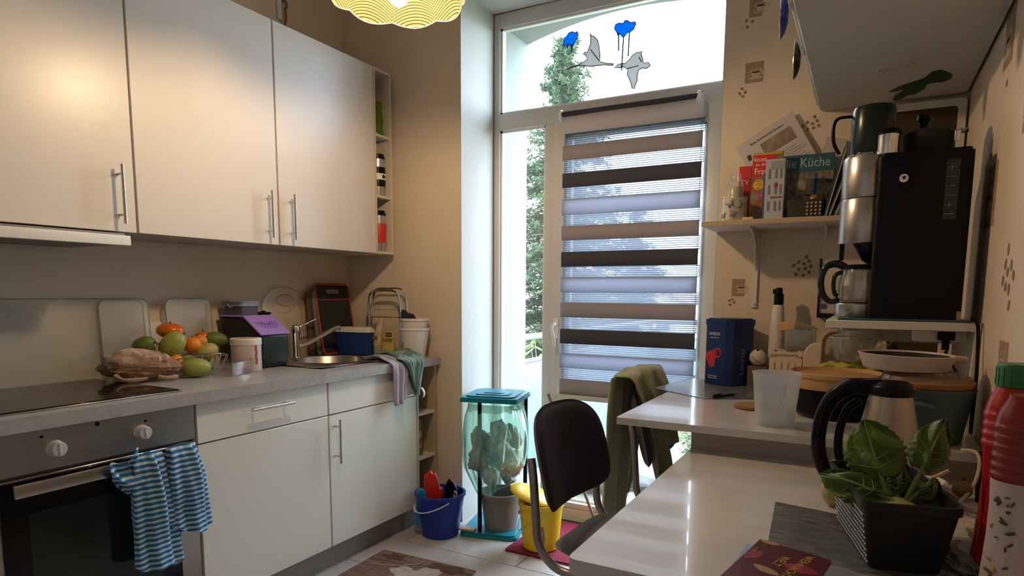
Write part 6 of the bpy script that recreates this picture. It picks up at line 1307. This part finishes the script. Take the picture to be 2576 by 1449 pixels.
b = MB(); b.grid(bagf, 130, 44, closeu=True); c0 = b._v((.01, 0, .225)); n_ = 130
b.bm.verts.ensure_lookup_table(); low = [v for v in b.bm.verts if False]
obj('film', b, M['bagm'], bg_, sharp=180)
b = MB(); b.grid(lambda u, v: tuple(Vector(bagf(u, 0))*1.0+Vector((bagf(u,0)[0]*.035, bagf(u,0)[1]*.035, -.035*v-.006*math.sin(u*60)*v))), 110, 4, closeu=True); obj('cuff', b, thin('bag_cuff', (.35,.70,.52), .6, .2, .06, translucent=.4), bg_, sharp=180)
b = MB(); b.ball((.125,-.115,.648), .028, .018, .014, 18, 10, fn=lambda c: 1+.3*fnz(c.x, c.y, c.z, 1.5, 3)); obj('knot', b, M['bagm'], bg_)
M['tr'] = [mat('trash_grey', (.50,.49,.47), .6, n=(25,.4,(.2,.2,.2))), mat('trash_brown', (.28,.18,.11), .6, n=(25,.5,(.5,.4,.3))), mat('trash_dark', (.10,.09,.09), .6, n=(25,.5,(.3,.25,.22))), mat('trash_white', (.72,.72,.70), .5, n=(25,.3,(.4,.38,.36))), mat('trash_blue', (.03,.12,.40), .5), mat('trash_tan', (.55,.44,.30), .6, n=(25,.5,(.7,.6,.5)))]
rg = random.Random(11)
T0 = Matrix.Translation((-1.575, 2.705, 0)) @ Matrix.Rotation(A0_, 4, 'Z')
def T0v(x, y, z): return T0 @ Vector((x, y, z))
trash = [('crumpled_carton',(-.075,-.02,.455),.055,2,'dark crumpled carton high in the green bag'),('crumpled_foil',(.03,-.02,.50),.055,0,'grey crumpled foil high in the green bag'),('paper_wad',(.065,-.055,.40),.055,3,'white paper wad at the front of the green bag'),('blue_wrapper',(.02,-.105,.40),.022,4,'small blue wrapper pressed against the bag film'),('brown_packaging',(-.075,-.05,.36),.055,1,'brown packaging low at the left of the bag'),('tan_tray',(.095,-.0,.34),.052,5,'tan food tray at the right of the bag'),('paper_wad',(-.02,.06,.38),.07,3,'white paper wad behind in the green bag'),('yoghurt_pot',(-.01,-.07,.285),.038,3,'white yoghurt pot near the bottom of the green bag'),('dark_tray',(.06,.05,.47),.055,1,'brown tray in the middle of the green bag'),('grey_cup',(.07,-.03,.285),.04,0,'grey cup low in the green bag')]
for nm, p, r_, mi, lb in trash:
    b = MB(); b.ball((0,0,0), r_*1.25, r_*.85, r_*.95, 22, 14, rot=rotm(rg.uniform(0,2), rg.uniform(0,2), 0), fn=lambda c, s_=rg.uniform(0,9): 1+.34*fnz(c.x*1.2, c.y*1.2, c.z*1.2, .34, s_)+.12*fnz(c.x*3, c.y*3, c.z*3, 1, s_)); o = obj(nm, b, M['tr'][mi], loc=T0v(*p), sharp=25); tag(o, lb, 'rubbish', 'rubbish in the green bag')
t = thing('grey_bucket', 'grey bucket under the green refuse bag on the teal base', 'bucket', T0v(.035,-.035,.0255), group='buckets on the floor')
b = MB(); bucket(b, .080, .100, .185, rim=.006); obj('body', b, M['greyp'], t); b = MB(); b.lathe([(.1,.165),(.109,.166),(.109,.170),(.1,.171)], seg=36); obj('rim_band', b, M['greyp'], t)
b = MB(); b.box(-.05, .03, -.02, .02, .0, .010, bev=.003, T=Matrix.Rotation(.2, 4, 'Z')); tag(obj('crispbread', b, mat('crisp', (.50,.36,.22), .8, bump=(60,1,.01)), loc=T0v(-.100,-.125,.0257)), 'pale broken crust on the teal base of the stand', 'crust')
b = MB(); b.cyl((0,0,0), (-.30, .03, .655), .008, 10); tag(obj('broom_stick', b, mat('stick_wood', (.22,.14,.10), .6), loc=(-1.115, 2.935, .014)), 'thin brown stick leaning in the window reveal behind the bag stand', 'stick')
# red mat and yellow bin
b = MB(); b.prism(rrect(-.32, .32, -.235, .235, .01, 2), 0, .009, 'z'); tag(obj('red_doormat', b, mat('red_pile', (.20,.008,.03), .95, n=(90,.7,(.28,.015,.05)), bump=(160,1,.01)), loc=(-1.075, 2.71, .0005), rot=(0,0,-.0)), 'dark red pile doormat in front of the balcony door', 'mat')
t = thing('yellow_bin', 'yellow bucket with a tilted lid and a bottle sticker, on the red doormat', 'bin', (-1.262, 2.585, .0105))
b = MB(); b.lathe([(0,0),(.078,0),(.084,.006),(.100,.20),(.107,.204),(.108,.222),(.104,.225),(.098,.205),(.081,.01),(0,.01)], seg=44); bd = obj('body', b, M['yellowp'], t)
b = MB(); T = Matrix.Translation((-.040, -.010, .252)) @ Matrix.Rotation(.30, 4, 'Y') @ Matrix.Rotation(-.10, 4, 'X'); b.lathe([(0,.012),(.06,.012),(.098,.006),(.106,-.002),(.106,-.010),(.101,-.010),(.1,.0),(0,.004)], seg=44, T=T); obj('lid', b, M['yellowp'], t)
b = MB(); b.ball((0,0,.205), .078, .078, .034, 24, 12, fn=lambda c: 1+.2*fnz(c.x*2, c.y*2, c.z, 1, 3)); obj('peelings', b, mat('peelings', (.22,.10,.02), .7, n=(18,.6,(.40,.22,.05))), t, sharp=25)
b = MB(); V0 = []
for x, z in [(-.012,.045),(.012,.045),(.012,.075),(.008,.10),(.004,.13),(-.004,.13),(-.008,.10),(-.012,.075)]:
    a = -1.05+x/.09; r_ = .0858+.0000+(z-.006)*.0825+.0008; V0.append(b._v((r_*math.cos(a), r_*math.sin(a), z)))
b.face(V0); obj('bottle_sticker', b, mat('sticker_grey', (.42,.30,.28), .5, n=(60,.6,(.2,.12,.14))), bd, solid=.0006)
b = MB(); b.tube([(.108*math.cos(k), .108*math.sin(k), .195-.11*math.sin(k-2.2)**2) for k in [2.2+PI*i/14 for i in range(15)]], .0016, 6); obj('wire_handle', b, M['steel'], bd)
# rug
M['rug1'] = mat('rug_planks', (.17,.095,.075), .9, n=((2.5,26,1),.6,(.09,.045,.035)), n2=((3,50,1),.4,(.25,.15,.125))); M['rug2'] = mat('rug_pale', (.50,.45,.38), .9, n=(30,.5,(.38,.30,.24)), bump=(60,.5,.003)); M['rug3'] = mat('rug_dark', (.07,.035,.015), .9, n=(30,.5,(.14,.07,.03)))
rgm = thing('printed_rug', 'brown plank-printed rug with a pale flower motif on the tiles', 'rug', (-1.62, 1.76, .0005), rz=.03)
b = MB(); b.prism(rrect(-.245, .245, -.46, .455, .006, 2), 0, .004, 'z'); cv = obj('pile', b, M['rug1'], rgm)
for k in range(6):
    b = MB(); b.box(-.245+.0815*k-.0015, -.245+.0815*k+.0015, -.455, .45, .0041, .0044); obj('plank_line', b, M['rug3'], cv)
def blob(cx, cy, r_, mt, nm, z, sx=1, seed=0):
    b = MB(); b.prism([(cx+sx*r_*(1+.22*math.sin(5*k+seed)+.12*math.sin(11*k+seed))*math.cos(k), cy+r_*(1+.22*math.sin(5*k+seed)+.12*math.sin(11*k+seed))*math.sin(k)) for k in [2*PI*i/48 for i in range(48)]], z, z+.0004, 'z'); obj(nm, b, mt, cv)
blob(.06, .26, .115, M['rug2'], 'flower_print', .0046, 1.2, 1); blob(.13, .41, .035, M['rug3'], 'bark_print', .0047, 2.8, 2); blob(-.155, .41, .028, M['rug3'], 'bark_print', .0047, 1.8, 4); blob(-.08, .05, .09, M['rug2'], 'flower_print', .0046, 1.3, 3)
b = MB(); b.tube([(-.20,.30,.0055),(-.12,.32,.0055),(-.05,.36,.0055),(.0,.40,.0055)], .0028, 5, smooth=3); obj('twig_print', b, M['rug2'], cv)
